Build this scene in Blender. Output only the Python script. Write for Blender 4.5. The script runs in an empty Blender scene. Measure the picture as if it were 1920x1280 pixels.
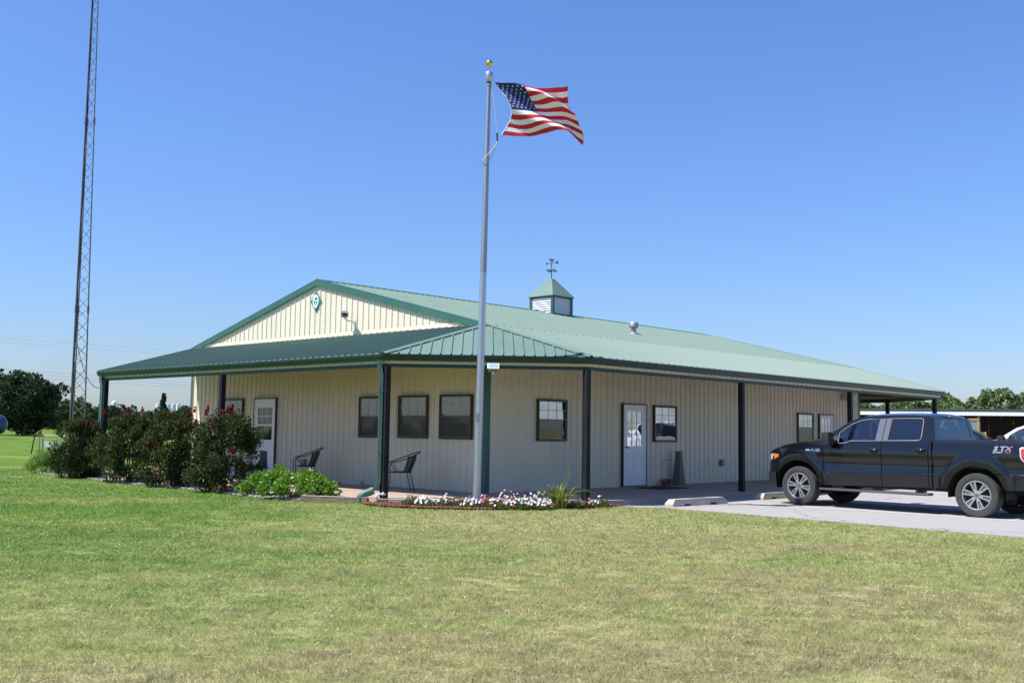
import bpy, bmesh, math, random
import numpy as np
from mathutils import Vector, Matrix
from mathutils.geometry import tessellate_polygon
rad = math.radians
SC = bpy.context.scene
COL = SC.collection

# ------------------------------------------------------------------ camera
CAM_H = 1.4478
cam = bpy.data.cameras.new('Camera')
cam.sensor_width = 36.0
cam.lens = 36.0 * 1934.1 / 1920.0
cam.clip_start = 0.1
cam.clip_end = 6000.0
camo = bpy.data.objects.new('Camera', cam)
COL.objects.link(camo)
camo.matrix_world = Matrix.Translation((0, 0, CAM_H)) @ Matrix.Rotation(math.pi / 2 + 0.0865, 4, 'X') @ Matrix.Rotation(0.0149, 4, 'Z')
SC.camera = camo

# ------------------------------------------------------------------ sky and sun
SUN_TO = Vector((-0.640, -0.220, 1.0)).normalized()
world = bpy.data.worlds.new('World')
SC.world = world
world.use_nodes = True
wn = world.node_tree.nodes
wn.clear()
w_out = wn.new('ShaderNodeOutputWorld')
w_bg = wn.new('ShaderNodeBackground')
w_sky = wn.new('ShaderNodeTexSky')
w_sky.sky_type = 'NISHITA'
w_sky.sun_disc = False
w_sky.sun_elevation = math.asin(SUN_TO.z)
w_sky.sun_rotation = math.atan2(SUN_TO.x, SUN_TO.y)
w_sky.altitude = 300.0
w_sky.air_density = 1.45
w_sky.dust_density = 0.65
w_sky.ozone_density = 10.0
w_bg.inputs['Strength'].default_value = 0.10
w_tint = wn.new('ShaderNodeMix')       # deep blue of a clear dry day
w_tint.data_type = 'RGBA'; w_tint.blend_type = 'MULTIPLY'; w_tint.inputs['Factor'].default_value = 1.0
w_tint.inputs['B'].default_value = (0.90, 0.97, 1.24, 1.0)
world.node_tree.links.new(w_sky.outputs[0], w_tint.inputs['A'])
world.node_tree.links.new(w_tint.outputs['Result'], w_bg.inputs['Color'])
world.node_tree.links.new(w_bg.outputs[0], w_out.inputs['Surface'])

sun = bpy.data.lights.new('Sun', 'SUN')
sun.energy = 5.0
sun.angle = rad(0.53)
sun.color = (1.0, 0.955, 0.89)
suno = bpy.data.objects.new('Sun', sun)
COL.objects.link(suno)
suno.rotation_euler = SUN_TO.to_track_quat('Z', 'Y').to_euler()
suno.location = (-30, -5, 50)

SC.view_settings.view_transform = 'Standard'
SC.view_settings.look = 'None'
SC.view_settings.gamma = 1.0
SC.view_settings.use_curve_mapping = False
SC.view_settings.exposure = 0.50
SC.cycles.max_bounces = 8
SC.cycles.transparent_max_bounces = 12

# ------------------------------------------------------------------ helpers
RNG = random.Random(7)

def tag(o, label=None, cat=None, group=None, kind=None):
    if label: o['label'] = label
    if cat: o['category'] = cat
    if group: o['group'] = group
    if kind: o['kind'] = kind
    return o

def empty(name, loc=(0, 0, 0), rz=0.0, parent=None):
    o = bpy.data.objects.new(name, None)
    o.empty_display_size = 0.2
    COL.objects.link(o)
    o.location = loc
    o.rotation_euler = (0, 0, rz)
    if parent: o.parent = parent
    return o

def thing(name, label, cat, loc=(0, 0, 0), rz=0.0, group=None):
    return tag(empty(name, loc, rz), label, cat, group)

def linked(name, data, parent=None, loc=(0, 0, 0), rot=(0, 0, 0), scale=(1, 1, 1)):
    o = bpy.data.objects.new(name, data)
    COL.objects.link(o)
    o.parent = parent
    o.location = loc
    o.rotation_euler = rot
    o.scale = scale
    return o

class MB:
    """collects shapes into one mesh"""
    def __init__(self):
        self.v = []; self.f = []; self.m = []; self.cur = 0
    def add(self, verts, faces):
        b = len(self.v)
        self.v += [tuple(p) for p in verts]
        self.f += [tuple(i + b for i in f) for f in faces]
        self.m += [self.cur] * len(faces)
        return self
    def mat(self, i):
        self.cur = i; return self
    def box(self, x0, x1, y0, y1, z0, z1, bev=0.0):
        if bev <= 0:
            v = [(x0,y0,z0),(x1,y0,z0),(x1,y1,z0),(x0,y1,z0),(x0,y0,z1),(x1,y0,z1),(x1,y1,z1),(x0,y1,z1)]
            return self.add(v, [(0,3,2,1),(4,5,6,7),(0,1,5,4),(1,2,6,5),(2,3,7,6),(3,0,4,7)])
        bm = bmesh.new()
        bmesh.ops.create_cube(bm, size=1.0)
        for q in bm.verts:
            q.co = Vector(((x0+x1)/2 + q.co.x*(x1-x0), (y0+y1)/2 + q.co.y*(y1-y0), (z0+z1)/2 + q.co.z*(z1-z0)))
        bmesh.ops.bevel(bm, geom=bm.edges[:], offset=bev, segments=2, affect='EDGES', profile=0.7)
        self.addbm(bm); return self
    def addbm(self, bm):
        bm.verts.index_update()
        self.add([q.co[:] for q in bm.verts], [[q.index for q in f.verts] for f in bm.faces])
        bm.free(); return self
    def obox(self, c, ax, ay, az):
        c, ax, ay, az = map(Vector, (c, ax, ay, az))
        v = [c + sx*ax + sy*ay + sz*az for sz in (-1, 1) for sx, sy in ((-1,-1),(1,-1),(1,1),(-1,1))]
        return self.add(v, [(0,3,2,1),(4,5,6,7),(0,1,5,4),(1,2,6,5),(2,3,7,6),(3,0,4,7)])
    def tube(self, pts, r, n=8, cap=True, closed=False):
        pts = [Vector(p) for p in pts]
        N = len(pts)
        rs = r if isinstance(r, (list, tuple)) else [r] * N
        rings = []
        prev = None
        for i, p in enumerate(pts):
            if closed: t = pts[(i+1) % N] - pts[i-1]
            else: t = pts[min(i+1, N-1)] - pts[max(i-1, 0)]
            if t.length < 1e-9: t = Vector((0, 0, 1))
            t.normalize()
            if prev is None:
                a = Vector((0, 0, 1)) if abs(t.z) < 0.9 else Vector((1, 0, 0))
                e = t.cross(a).normalized()
            else:
                e = prev - t * prev.dot(t)
                e = e.normalized() if e.length > 1e-6 else t.orthogonal().normalized()
            prev = e
            g = t.cross(e)
            rings.append([p + (e*math.cos(2*math.pi*k/n) + g*math.sin(2*math.pi*k/n)) * rs[i] for k in range(n)])
        v = [q for ring in rings for q in ring]
        f = []
        for i in range(N if closed else N-1):
            j = (i+1) % N
            for k in range(n):
                f.append((i*n+k, i*n+(k+1) % n, j*n+(k+1) % n, j*n+k))
        if cap and not closed:
            f.append(tuple(range(n-1, -1, -1)))
            f.append(tuple((N-1)*n+k for k in range(n)))
        return self.add(v, f)
    def lathe(self, prof, n=24, axis='Z', c=(0, 0, 0)):
        v = []; f = []
        for r, h in prof:
            for k in range(n):
                a = 2*math.pi*k/n
                x, y = r*math.cos(a), r*math.sin(a)
                p = (x, y, h) if axis == 'Z' else ((x, h, y) if axis == 'Y' else (h, x, y))
                v.append((p[0]+c[0], p[1]+c[1], p[2]+c[2]))
        for i in range(len(prof)-1):
            for k in range(n):
                f.append((i*n+k, i*n+(k+1) % n, (i+1)*n+(k+1) % n, (i+1)*n+k))
        return self.add(v, f)
    def sphere(self, c, r, n=12, m=8, sz=1.0):
        prof = [(max(1e-4, r*math.sin(math.pi*i/m)), -r*sz*math.cos(math.pi*i/m)) for i in range(m+1)]
        return self.lathe(prof, n, 'Z', c)
    def poly(self, pts3, holes=()):
        """flat polygon (list of 3d points) with holes"""
        loops = [[Vector(p) for p in pts3]] + [[Vector(p) for p in h] for h in holes]
        tri = tessellate_polygon(loops)
        flat = [q for l in loops for q in l]
        return self.add(flat, [tuple(t) for t in tri])
    def prism(self, pts2, h0, h1, fr):
        """extrude a 2d outline; fr(a,b,h)->xyz"""
        n = len(pts2)
        lo = [fr(a, b, h0) for a, b in pts2]; hi = [fr(a, b, h1) for a, b in pts2]
        tri = tessellate_polygon([[Vector((a, b, 0)) for a, b in pts2]])
        f = [tuple(t) for t in tri] + [tuple(n+i for i in reversed(t)) for t in tri]
        f += [(i, (i+1) % n, n+(i+1) % n, n+i) for i in range(n)]
        return self.add(lo+hi, f)
    def grid(self, P):
        """P: rows of 3d points"""
        R, C = len(P), len(P[0])
        v = [p for row in P for p in row]
        f = [(i*C+j, i*C+j+1, (i+1)*C+j+1, (i+1)*C+j) for i in range(R-1) for j in range(C-1)]
        return self.add(v, f)
    def build(self, name, mats, parent=None, smooth=False, angle=None, loc=(0, 0, 0), rz=0.0, weld=False, recalc=True):
        me = bpy.data.meshes.new(name)
        me.from_pydata(self.v, [], self.f)
        if not isinstance(mats, (list, tuple)): mats = [mats]
        for m in mats: me.materials.append(m)
        if len(mats) > 1:
            me.polygons.foreach_set('material_index', self.m)
        if weld or recalc:
            bm = bmesh.new(); bm.from_mesh(me)
            if weld: bmesh.ops.remove_doubles(bm, verts=bm.verts[:], dist=1e-4)
            if recalc: bmesh.ops.recalc_face_normals(bm, faces=bm.faces[:])
            bm.to_mesh(me); bm.free()
        if smooth:
            me.polygons.foreach_set('use_smooth', [True] * len(me.polygons))
            if angle: 
                try: me.set_sharp_from_angle(angle=rad(angle))
                except Exception: pass
        me.update()
        return linked(name, me, parent, loc, (0, 0, rz))

def text_mesh(body, size, depth=0.0, shear=0.0, bold=0.0):
    cu = bpy.data.curves.new('lettering', 'FONT')
    cu.body = body; cu.size = size; cu.extrude = depth; cu.shear = shear; cu.offset = bold
    cu.align_x = 'LEFT'
    cu.resolution_u = 3
    o = bpy.data.objects.new('lettering', cu)
    COL.objects.link(o)
    dg = bpy.context.evaluated_depsgraph_get()
    me = bpy.data.meshes.new_from_object(o.evaluated_get(dg))
    bpy.data.objects.remove(o)
    bpy.data.curves.remove(cu)
    return me

# ------------------------------------------------------------------ materials
def new_mat(name):
    m = bpy.data.materials.new(name)
    m.use_nodes = True
    nt = m.node_tree
    return m, nt, nt.nodes['Principled BSDF']

def pmat(name, col, rough=0.6, metal=0.0, spec=0.5, var=0.0, vscale=4.0, bump=0.0, bscale=60.0, col2=None, coat=0.0, stretch=None, detail=6.0):
    """principled material with noise colour variation and fine bump"""
    m, nt, b = new_mat(name)
    N, L = nt.nodes, nt.links
    b.inputs['Roughness'].default_value = rough
    b.inputs['Metallic'].default_value = metal
    b.inputs['Specular IOR Level'].default_value = spec
    b.inputs['Coat Weight'].default_value = coat
    b.inputs['Coat Roughness'].default_value = 0.03
    c = (*col, 1.0)
    if var > 0 or col2 or bump > 0:
        tc = N.new('ShaderNodeTexCoord')
        src = tc.outputs['Object']
        if stretch:
            mp = N.new('ShaderNodeMapping'); mp.inputs['Scale'].default_value = stretch
            L.new(src, mp.inputs['Vector']); src = mp.outputs['Vector']
        nz = N.new('ShaderNodeTexNoise'); nz.inputs['Scale'].default_value = vscale; nz.inputs['Detail'].default_value = detail
        nz.inputs['Roughness'].default_value = 0.65
        L.new(src, nz.inputs['Vector'])
        if var > 0 or col2:
            mx = N.new('ShaderNodeMix'); mx.data_type = 'RGBA'
            rp = N.new('ShaderNodeMapRange'); rp.inputs['From Min'].default_value = 0.3; rp.inputs['From Max'].default_value = 0.7
            L.new(nz.outputs['Fac'], rp.inputs['Value']); L.new(rp.outputs['Result'], mx.inputs['Factor'])
            d = col2 if col2 else tuple(x*(1+var) for x in col)
            e = col if col2 else tuple(x*(1-var) for x in col)
            mx.inputs['A'].default_value = (*e, 1); mx.inputs['B'].default_value = (*d, 1)
            L.new(mx.outputs['Result'], b.inputs['Base Color'])
            r2 = N.new('ShaderNodeMapRange'); r2.inputs['To Min'].default_value = max(0.02, rough-0.08); r2.inputs['To Max'].default_value = min(1, rough+0.1)
            L.new(nz.outputs['Fac'], r2.inputs['Value']); L.new(r2.outputs['Result'], b.inputs['Roughness'])
        else:
            b.inputs['Base Color'].default_value = c
        if bump > 0:
            n2 = N.new('ShaderNodeTexNoise'); n2.inputs['Scale'].default_value = bscale; n2.inputs['Detail'].default_value = 4
            L.new(src, n2.inputs['Vector'])
            bp = N.new('ShaderNodeBump'); bp.inputs['Strength'].default_value = bump; bp.inputs['Distance'].default_value = 0.01
            L.new(n2.outputs['Fac'], bp.inputs['Height']); L.new(bp.outputs['Normal'], b.inputs['Normal'])
    else:
        b.inputs['Base Color'].default_value = c
    return m

def leaf_mat(name, cols, rough=0.45, trans=0.3, spec=0.4):
    """foliage: colour varies leaf by leaf, some light passes through"""
    m, nt, b = new_mat(name)
    N, L = nt.nodes, nt.links
    geo = N.new('ShaderNodeNewGeometry')
    cr = N.new('ShaderNodeValToRGB')
    cr.color_ramp.interpolation = 'LINEAR'
    els = cr.color_ramp.elements
    els[0].position = 0.0; els[0].color = (*cols[0], 1)
    els[1].position = 1.0; els[1].color = (*cols[-1], 1)
    for i, c in enumerate(cols[1:-1]):
        e = els.new((i+1) / (len(cols)-1)); e.color = (*c, 1)
    L.new(geo.outputs['Random Per Island'], cr.inputs['Fac'])
    L.new(cr.outputs['Color'], b.inputs['Base Color'])
    b.inputs['Roughness'].default_value = rough
    b.inputs['Specular IOR Level'].default_value = spec
    tr = N.new('ShaderNodeBsdfTranslucent')
    hs = N.new('ShaderNodeHueSaturation'); hs.inputs['Value'].default_value = 1.5; hs.inputs['Saturation'].default_value = 1.1
    L.new(cr.outputs['Color'], hs.inputs['Color']); L.new(hs.outputs['Color'], tr.inputs['Color'])
    ms = N.new('ShaderNodeMixShader'); ms.inputs['Fac'].default_value = trans
    L.new(b.outputs[0], ms.inputs[1]); L.new(tr.outputs[0], ms.inputs[2])
    L.new(ms.outputs[0], N['Material Output'].inputs['Surface'])
    return m

def glass_mat(name, tint, refl=0.1, wav=0.0, wscale=2.0, ior=1.5):
    m, nt, b = new_mat(name)
    N, L = nt.nodes, nt.links
    N.remove(b)
    t = N.new('ShaderNodeBsdfTransparent'); t.inputs['Color'].default_value = (*tint, 1)
    g = N.new('ShaderNodeBsdfGlossy'); g.inputs['Roughness'].default_value = 0.015; g.inputs['Color'].default_value = (0.9, 0.95, 1.0, 1)
    fr = N.new('ShaderNodeFresnel'); fr.inputs['IOR'].default_value = ior
    ad = N.new('ShaderNodeMath'); ad.operation = 'ADD'; ad.use_clamp = True; ad.inputs[1].default_value = refl
    gm = N.new('ShaderNodeNewGeometry'); mr = N.new('ShaderNodeMapRange'); mr.inputs['To Min'].default_value = ior; mr.inputs['To Max'].default_value = 1/ior
    L.new(gm.outputs['Backfacing'], mr.inputs['Value']); L.new(mr.outputs['Result'], fr.inputs['IOR'])
    L.new(fr.outputs[0], ad.inputs[0])
    ms = N.new('ShaderNodeMixShader')
    L.new(ad.outputs[0], ms.inputs['Fac']); L.new(t.outputs[0], ms.inputs[1]); L.new(g.outputs[0], ms.inputs[2])
    L.new(ms.outputs[0], N['Material Output'].inputs['Surface'])
    if wav > 0:
        tc = N.new('ShaderNodeTexCoord')
        nz = N.new('ShaderNodeTexNoise'); nz.inputs['Scale'].default_value = wscale; nz.inputs['Detail'].default_value = 1
        L.new(tc.outputs['Object'], nz.inputs['Vector'])
        bp = N.new('ShaderNodeBump'); bp.inputs['Strength'].default_value = wav; bp.inputs['Distance'].default_value = 0.02
        L.new(nz.outputs['Fac'], bp.inputs['Height'])
        L.new(bp.outputs['Normal'], g.inputs['Normal'])
    return m

def lawn_colour(nt, blade):
    """turf colour by place: green patches, straw patches, brown thatch"""
    N, L = nt.nodes, nt.links
    geo = N.new('ShaderNodeNewGeometry')
    sep = N.new('ShaderNodeSeparateXYZ'); L.new(geo.outputs['Position'], sep.inputs[0])
    mp = N.new('ShaderNodeMapping'); mp.inputs['Scale'].default_value = (0.6, 1.0, 0.0); mp.inputs['Rotation'].default_value = (0, 0, 0.35)
    L.new(geo.outputs['Position'], mp.inputs['Vector'])
    def noise(sc, det, rough=0.6):
        n = N.new('ShaderNodeTexNoise'); n.inputs['Scale'].default_value = sc; n.inputs['Detail'].default_value = det; n.inputs['Roughness'].default_value = rough
        L.new(mp.outputs['Vector'], n.inputs['Vector']); return n.outputs['Fac']
    def math_(op, a, b=None, clamp=False):
        n = N.new('ShaderNodeMath'); n.operation = op; n.use_clamp = clamp
        for i, q in enumerate((a, b)):
            if q is None: continue
            if isinstance(q, (int, float)): n.inputs[i].default_value = q
            else: L.new(q, n.inputs[i])
        return n.outputs[0]
    def mapr(v, a, b, c, d, smooth=True):
        n = N.new('ShaderNodeMapRange'); n.interpolation_type = 'SMOOTHSTEP' if smooth else 'LINEAR'
        L.new(v, n.inputs['Value'])
        for k, q in zip(('From Min', 'From Max', 'To Min', 'To Max'), (a, b, c, d)): n.inputs[k].default_value = q
        return n.outputs['Result']
    big = noise(0.33, 3.0)
    mid = noise(1.6, 4.0, 0.7)
    fine = noise(14.0, 3.0, 0.7)
    # greener to the left where the sprinklers reach
    left = mapr(sep.outputs['X'], -0.5, -6.0, -0.03, 0.27)
    far = mapr(sep.outputs['Y'], 7.0, 13.0, -0.07, 0.03)
    s = math_('ADD', math_('ADD', math_('MULTIPLY', big, 0.95), math_('MULTIPLY', mid, 0.62)), math_('ADD', left, math_('SUBTRACT', far, 0.16)))
    if blade:
        s = math_('ADD', s, math_('MULTIPLY', math_('SUBTRACT', geo.outputs['Random Per Island'], 0.5), 0.50))
    else:
        s = math_('ADD', s, math_('MULTIPLY', math_('SUBTRACT', fine, 0.5), 0.3))
    cr = N.new('ShaderNodeValToRGB')
    e = cr.color_ramp.elements
    e[0].position = 0.40; e[0].color = (0.37, 0.325, 0.165, 1)
    e[1].position = 0.92; e[1].color = (0.17, 0.30, 0.055, 1)
    for p, c in ((0.50, (0.52, 0.475, 0.245)), (0.60, (0.455, 0.455, 0.19)), (0.74, (0.39, 0.43, 0.15))):
        q = e.new(p); q.color = (*c, 1)
    L.new(s, cr.inputs['Fac'])
    # weeds and worn thatch: small darker and paler tufts
    tuft = noise(5.5, 3.0, 0.75)
    mt = N.new('ShaderNodeMix'); mt.data_type = 'RGBA'; mt.blend_type = 'MULTIPLY'; mt.inputs['Factor'].default_value = 1.0
    L.new(cr.outputs['Color'], mt.inputs['A']); L.new(mapr(tuft, 0.33, 0.62, 0.74, 1.12), mt.inputs['B'])
    return mt.outputs['Result'], fine

def lawn_mat(name, blade):
    m, nt, b = new_mat(name)
    N, L = nt.nodes, nt.links
    col, fine = lawn_colour(nt, blade)
    b.inputs['Roughness'].default_value = 0.75
    b.inputs['Specular IOR Level'].default_value = 0.25 if blade else 0.0
    if blade:
        L.new(col, b.inputs['Base Color'])
        tr = N.new('ShaderNodeBsdfTranslucent'); L.new(col, tr.inputs['Color'])
        ms = N.new('ShaderNodeMixShader'); ms.inputs['Fac'].default_value = 0.4
        L.new(b.outputs[0], ms.inputs[1]); L.new(tr.outputs[0], ms.inputs[2])
        L.new(ms.outputs[0], N['Material Output'].inputs['Surface'])
    else:
        mx = N.new('ShaderNodeMix'); mx.data_type = 'RGBA'; mx.blend_type = 'MULTIPLY'; mx.inputs['Factor'].default_value = 1.0
        rp = N.new('ShaderNodeMapRange'); rp.inputs['From Min'].default_value = 0.3; rp.inputs['From Max'].default_value = 0.7
        rp.inputs['To Min'].default_value = 0.45; rp.inputs['To Max'].default_value = 0.78
        L.new(fine, rp.inputs['Value'])
        L.new(col, mx.inputs['A']); L.new(rp.outputs['Result'], mx.inputs['B'])
        L.new(mx.outputs['Result'], b.inputs['Base Color'])
        bp = N.new('ShaderNodeBump'); bp.inputs['Strength'].default_value = 0.5; bp.inputs['Distance'].default_value = 0.03
        L.new(fine, bp.inputs['Height']); L.new(bp.outputs['Normal'], b.inputs['Normal'])
    return m

def paving_mat():
    """old light paving: aggregate speckle, tan dirt, oil spots, thin cracks"""
    m, nt, b = new_mat('worn_paving')
    N, L = nt.nodes, nt.links
    geo = N.new('ShaderNodeNewGeometry')
    def noise(sc, det):
        n = N.new('ShaderNodeTexNoise'); n.inputs['Scale'].default_value = sc; n.inputs['Detail'].default_value = det; n.inputs['Roughness'].default_value = .65
        L.new(geo.outputs['Position'], n.inputs['Vector']); return n.outputs['Fac']
    def mapr(v, a, b_, c=0., d=1.):
        n = N.new('ShaderNodeMapRange'); n.interpolation_type = 'SMOOTHSTEP'; L.new(v, n.inputs['Value'])
        for k, q in zip(('From Min', 'From Max', 'To Min', 'To Max'), (a, b_, c, d)): n.inputs[k].default_value = q
        return n.outputs['Result']
    def mix(f, A, B_):
        n = N.new('ShaderNodeMix'); n.data_type = 'RGBA'; L.new(f, n.inputs['Factor'])
        for nm, q in (('A', A), ('B', B_)):
            if isinstance(q, tuple): n.inputs[nm].default_value = (*q, 1)
            else: L.new(q, n.inputs[nm])
        return n.outputs['Result']
    base = mix(mapr(noise(38, 3), .35, .65), (.30, .285, .27), (.42, .405, .385))
    base = mix(mapr(noise(.55, 5), .50, .72, 0, .75), base, (.43, .345, .265))
    base = mix(mapr(noise(1.9, 6), .62, .75, 0, .7), base, (.17, .16, .155))
    vo = N.new('ShaderNodeTexVoronoi'); vo.feature = 'DISTANCE_TO_EDGE'; vo.inputs['Scale'].default_value = .33
    wob = N.new('ShaderNodeVectorMath'); wob.operation = 'ADD'
    nz = N.new('ShaderNodeTexNoise'); nz.inputs['Scale'].default_value = 1.4; nz.inputs['Detail'].default_value = 5
    L.new(geo.outputs['Position'], nz.inputs['Vector']); L.new(geo.outputs['Position'], wob.inputs[0]); L.new(nz.outputs['Color'], wob.inputs[1]); L.new(wob.outputs[0], vo.inputs['Vector'])
    base = mix(mapr(vo.outputs['Distance'], .0, .010, .75, 0.), base, (.10, .095, .09))
    L.new(base, b.inputs['Base Color'])
    b.inputs['Roughness'].default_value = .92; b.inputs['Specular IOR Level'].default_value = .2
    bp = N.new('ShaderNodeBump'); bp.inputs['Strength'].default_value = .4; bp.inputs['Distance'].default_value = .01
    L.new(noise(90, 3), bp.inputs['Height']); L.new(bp.outputs['Normal'], b.inputs['Normal'])
    return m

M = {}
M['lawn'] = lawn_mat('lawn', False)
M['blade'] = lawn_mat('grass_blade', True)
M['concrete'] = pmat('porch_concrete', (0.42, 0.325, 0.25), 0.85, var=0.14, vscale=1.3, bump=0.2, bscale=90)
M['asphalt'] = paving_mat()
M['kerb'] = pmat('wheel_stop_concrete', (0.46, 0.42, 0.36), 0.9, var=0.18, vscale=6, bump=0.4, bscale=70)
M['paint_white'] = pmat('worn_line_paint', (0.62, 0.61, 0.58), 0.8, col2=(0.85, 0.84, 0.81), vscale=9)
M['wall'] = pmat('beige_steel', (0.69, 0.625, 0.49), 0.45, spec=0.25, var=0.06, vscale=0.9, bump=0.35, bscale=2.5, stretch=(1, 1, 0.25))
M['gable'] = M['wall']
M['green'] = pmat('green_steel_trim', (0.04, 0.125, 0.098), 0.42, spec=0.4, var=0.10, vscale=2)
M['gutter'] = pmat('dark_green_gutter', (0.014, 0.045, 0.037), 0.45, spec=0.35, var=0.12, vscale=2)
M['roof'] = pmat('green_roof_steel', (0.15, 0.225, 0.18), 0.55, spec=0.2, var=0.10, vscale=0.9, bump=0.5, bscale=2.2)
M['roof_new'] = pmat('glossier_green_roof_steel', (0.155, 0.23, 0.19), 0.45, spec=0.22, var=0.10, vscale=0.9, bump=0.5, bscale=2.2)
M['dark_green'] = pmat('dark_green_post_paint', (0.012, 0.022, 0.022), 0.45, var=0.25, vscale=3)
M['post_worn'] = pmat('weathered_black_post_paint', (0.005, 0.007, 0.009), 0.6, spec=0.2, col2=(0.022, 0.023, 0.026), vscale=5, stretch=(1, 1, 0.35))
M['deck'] = pmat('wooden_roof_underside', (0.22, 0.15, 0.08), 0.85, var=0.2, vscale=3)
M['white'] = pmat('white_door_paint', (0.78, 0.79, 0.80), 0.4, var=0.03, vscale=3)
M['white_dull'] = pmat('dull_white_plastic', (0.66, 0.65, 0.62), 0.5, var=0.06, vscale=6)
M['bronze'] = pmat('bronze_window_frame', (0.045, 0.038, 0.030), 0.45, metal=0.3, var=0.1)
M['bronze_light'] = pmat('bronze_sash', (0.12, 0.11, 0.095), 0.4, metal=0.4, var=0.1)
M['muntin'] = pmat('pale_muntin', (0.50, 0.49, 0.46), 0.5)
M['blind'] = pmat('grey_blind_slat', (0.34, 0.32, 0.29), 0.6)
M['screen'] = pmat('dark_insect_screen', (0.055, 0.05, 0.047), 0.7)
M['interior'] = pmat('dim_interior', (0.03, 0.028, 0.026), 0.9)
M['glass'] = glass_mat('window_glass', (0.80, 0.82, 0.82), 0.05, 0.15, 2.5)
M['glass_film'] = glass_mat('reflective_window_glass', (0.45, 0.46, 0.46), 0.42, 0.35, 2.2)
M['alu'] = pmat('brushed_aluminium', (0.50, 0.50, 0.52), 0.36, metal=0.9, var=0.10, vscale=3, stretch=(1, 1, 0.1))
M['alu_worn'] = pmat('weathered_aluminium', (0.26, 0.27, 0.29), 0.45, metal=0.85, col2=(0.42, 0.43, 0.46), vscale=2, stretch=(6, 6, 0.2))
M['gold'] = pmat('gold_ball', (0.75, 0.47, 0.10), 0.22, metal=0.9)
M['galv'] = pmat('galvanised_steel', (0.33, 0.34, 0.35), 0.5, metal=0.6, var=0.15, vscale=6)
M['galv_dark'] = pmat('dull_tower_steel', (0.17, 0.165, 0.16), 0.65, metal=0.4, var=0.25, vscale=5)
M['black'] = pmat('black_cable', (0.012, 0.012, 0.012), 0.6)
M['iron'] = pmat('black_wrought_iron', (0.012, 0.012, 0.013), 0.45, var=0.2)
M['vane'] = pmat('dark_vane_iron', (0.025, 0.03, 0.035), 0.5)
M['flag_red'] = pmat('flag_red', (0.50, 0.030, 0.040), 0.75, spec=0.15, bump=0.15, bscale=220)
M['flag_white'] = pmat('flag_white', (0.80, 0.79, 0.78), 0.75, spec=0.15, bump=0.15, bscale=220)
M['flag_blue'] = pmat('flag_blue', (0.022, 0.042, 0.17), 0.75, spec=0.15, bump=0.15, bscale=220)
M['rope'] = pmat('pale_rope', (0.55, 0.54, 0.51), 0.9)
M['teal'] = pmat('teal_sign_paint', (0.01, 0.19, 0.185), 0.45)
M['mulch'] = pmat('red_mulch', (0.11, 0.045, 0.028), 0.95, col2=(0.22, 0.095, 0.058), vscale=30, bump=1.0, bscale=45)
M['chip'] = leaf_mat('mulch_chip', [(0.085, 0.03, 0.018), (0.20, 0.08, 0.048), (0.28, 0.13, 0.08)], 0.9, 0.0, 0.1)
M['gravel'] = pmat('grey_gravel', (0.24, 0.22, 0.21), 0.95, col2=(0.42, 0.39, 0.37), vscale=40, bump=1.0, bscale=60)
M['pebble'] = leaf_mat('pebbles', [(0.16, 0.13, 0.12), (0.30, 0.27, 0.25), (0.52, 0.49, 0.46)], 0.9, 0.0, 0.2)
M['timber'] = pmat('weathered_timber', (0.11, 0.06, 0.045), 0.85, col2=(0.30, 0.22, 0.16), vscale=5, stretch=(1, 6, 6))
M['bark'] = pmat('bark', (0.10, 0.075, 0.055), 0.9, var=0.3, vscale=8, bump=0.5, bscale=20)
M['grey_box'] = pmat('grey_box_paint', (0.22, 0.21, 0.20), 0.5, var=0.1)
M['grey_stone'] = pmat('grey_pedestal', (0.16, 0.15, 0.14), 0.8, var=0.12, vscale=5)
M['terracotta'] = pmat('terracotta', (0.20, 0.05, 0.03), 0.8, var=0.15)
M['mat_rubber'] = pmat('door_mat_rubber', (0.03, 0.022, 0.022), 0.95, var=0.3, vscale=30)
M['blue_tank'] = pmat('blue_tank_paint', (0.025, 0.05, 0.11), 0.35, var=0.1)
M['leaf_myrtle'] = leaf_mat('crape_myrtle_leaf', [(0.020, 0.042, 0.012), (0.034, 0.070, 0.018), (0.05, 0.092, 0.024), (0.085, 0.045, 0.018), (0.04, 0.078, 0.022)], 0.6, 0.22, 0.18)
M['bloom_red'] = leaf_mat('crape_myrtle_bloom', [(0.11, 0.006, 0.010), (0.24, 0.012, 0.022), (0.16, 0.008, 0.02)], 0.7, 0.25, 0.2)
M['leaf_bright'] = leaf_mat('bright_leaf', [(0.09, 0.19, 0.02), (0.15, 0.29, 0.035), (0.22, 0.38, 0.06)], 0.35, 0.3, 0.5)
M['leaf_yellow'] = leaf_mat('yellow_green_leaf', [(0.10, 0.19, 0.025), (0.17, 0.28, 0.05), (0.28, 0.38, 0.10)], 0.5, 0.35, 0.3)
M['leaf_petunia'] = leaf_mat('petunia_leaf', [(0.05, 0.085, 0.022), (0.10, 0.14, 0.035), (0.16, 0.15, 0.05)], 0.5, 0.3, 0.3)
M['leaf_lily'] = leaf_mat('daylily_leaf', [(0.12, 0.20, 0.03), (0.20, 0.28, 0.05), (0.30, 0.32, 0.09)], 0.4, 0.3, 0.4)
M['pet_white'] = leaf_mat('white_petals', [(0.74, 0.73, 0.74), (0.82, 0.81, 0.82)], 0.7, 0.25, 0.2)
M['pet_pink'] = leaf_mat('pink_petals', [(0.52, 0.045, 0.12), (0.66, 0.17, 0.26), (0.74, 0.48, 0.54)], 0.7, 0.25, 0.2)
M['pet_purple'] = leaf_mat('purple_petals', [(0.045, 0.012, 0.11), (0.09, 0.02, 0.16)], 0.7, 0.25, 0.2)
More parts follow.
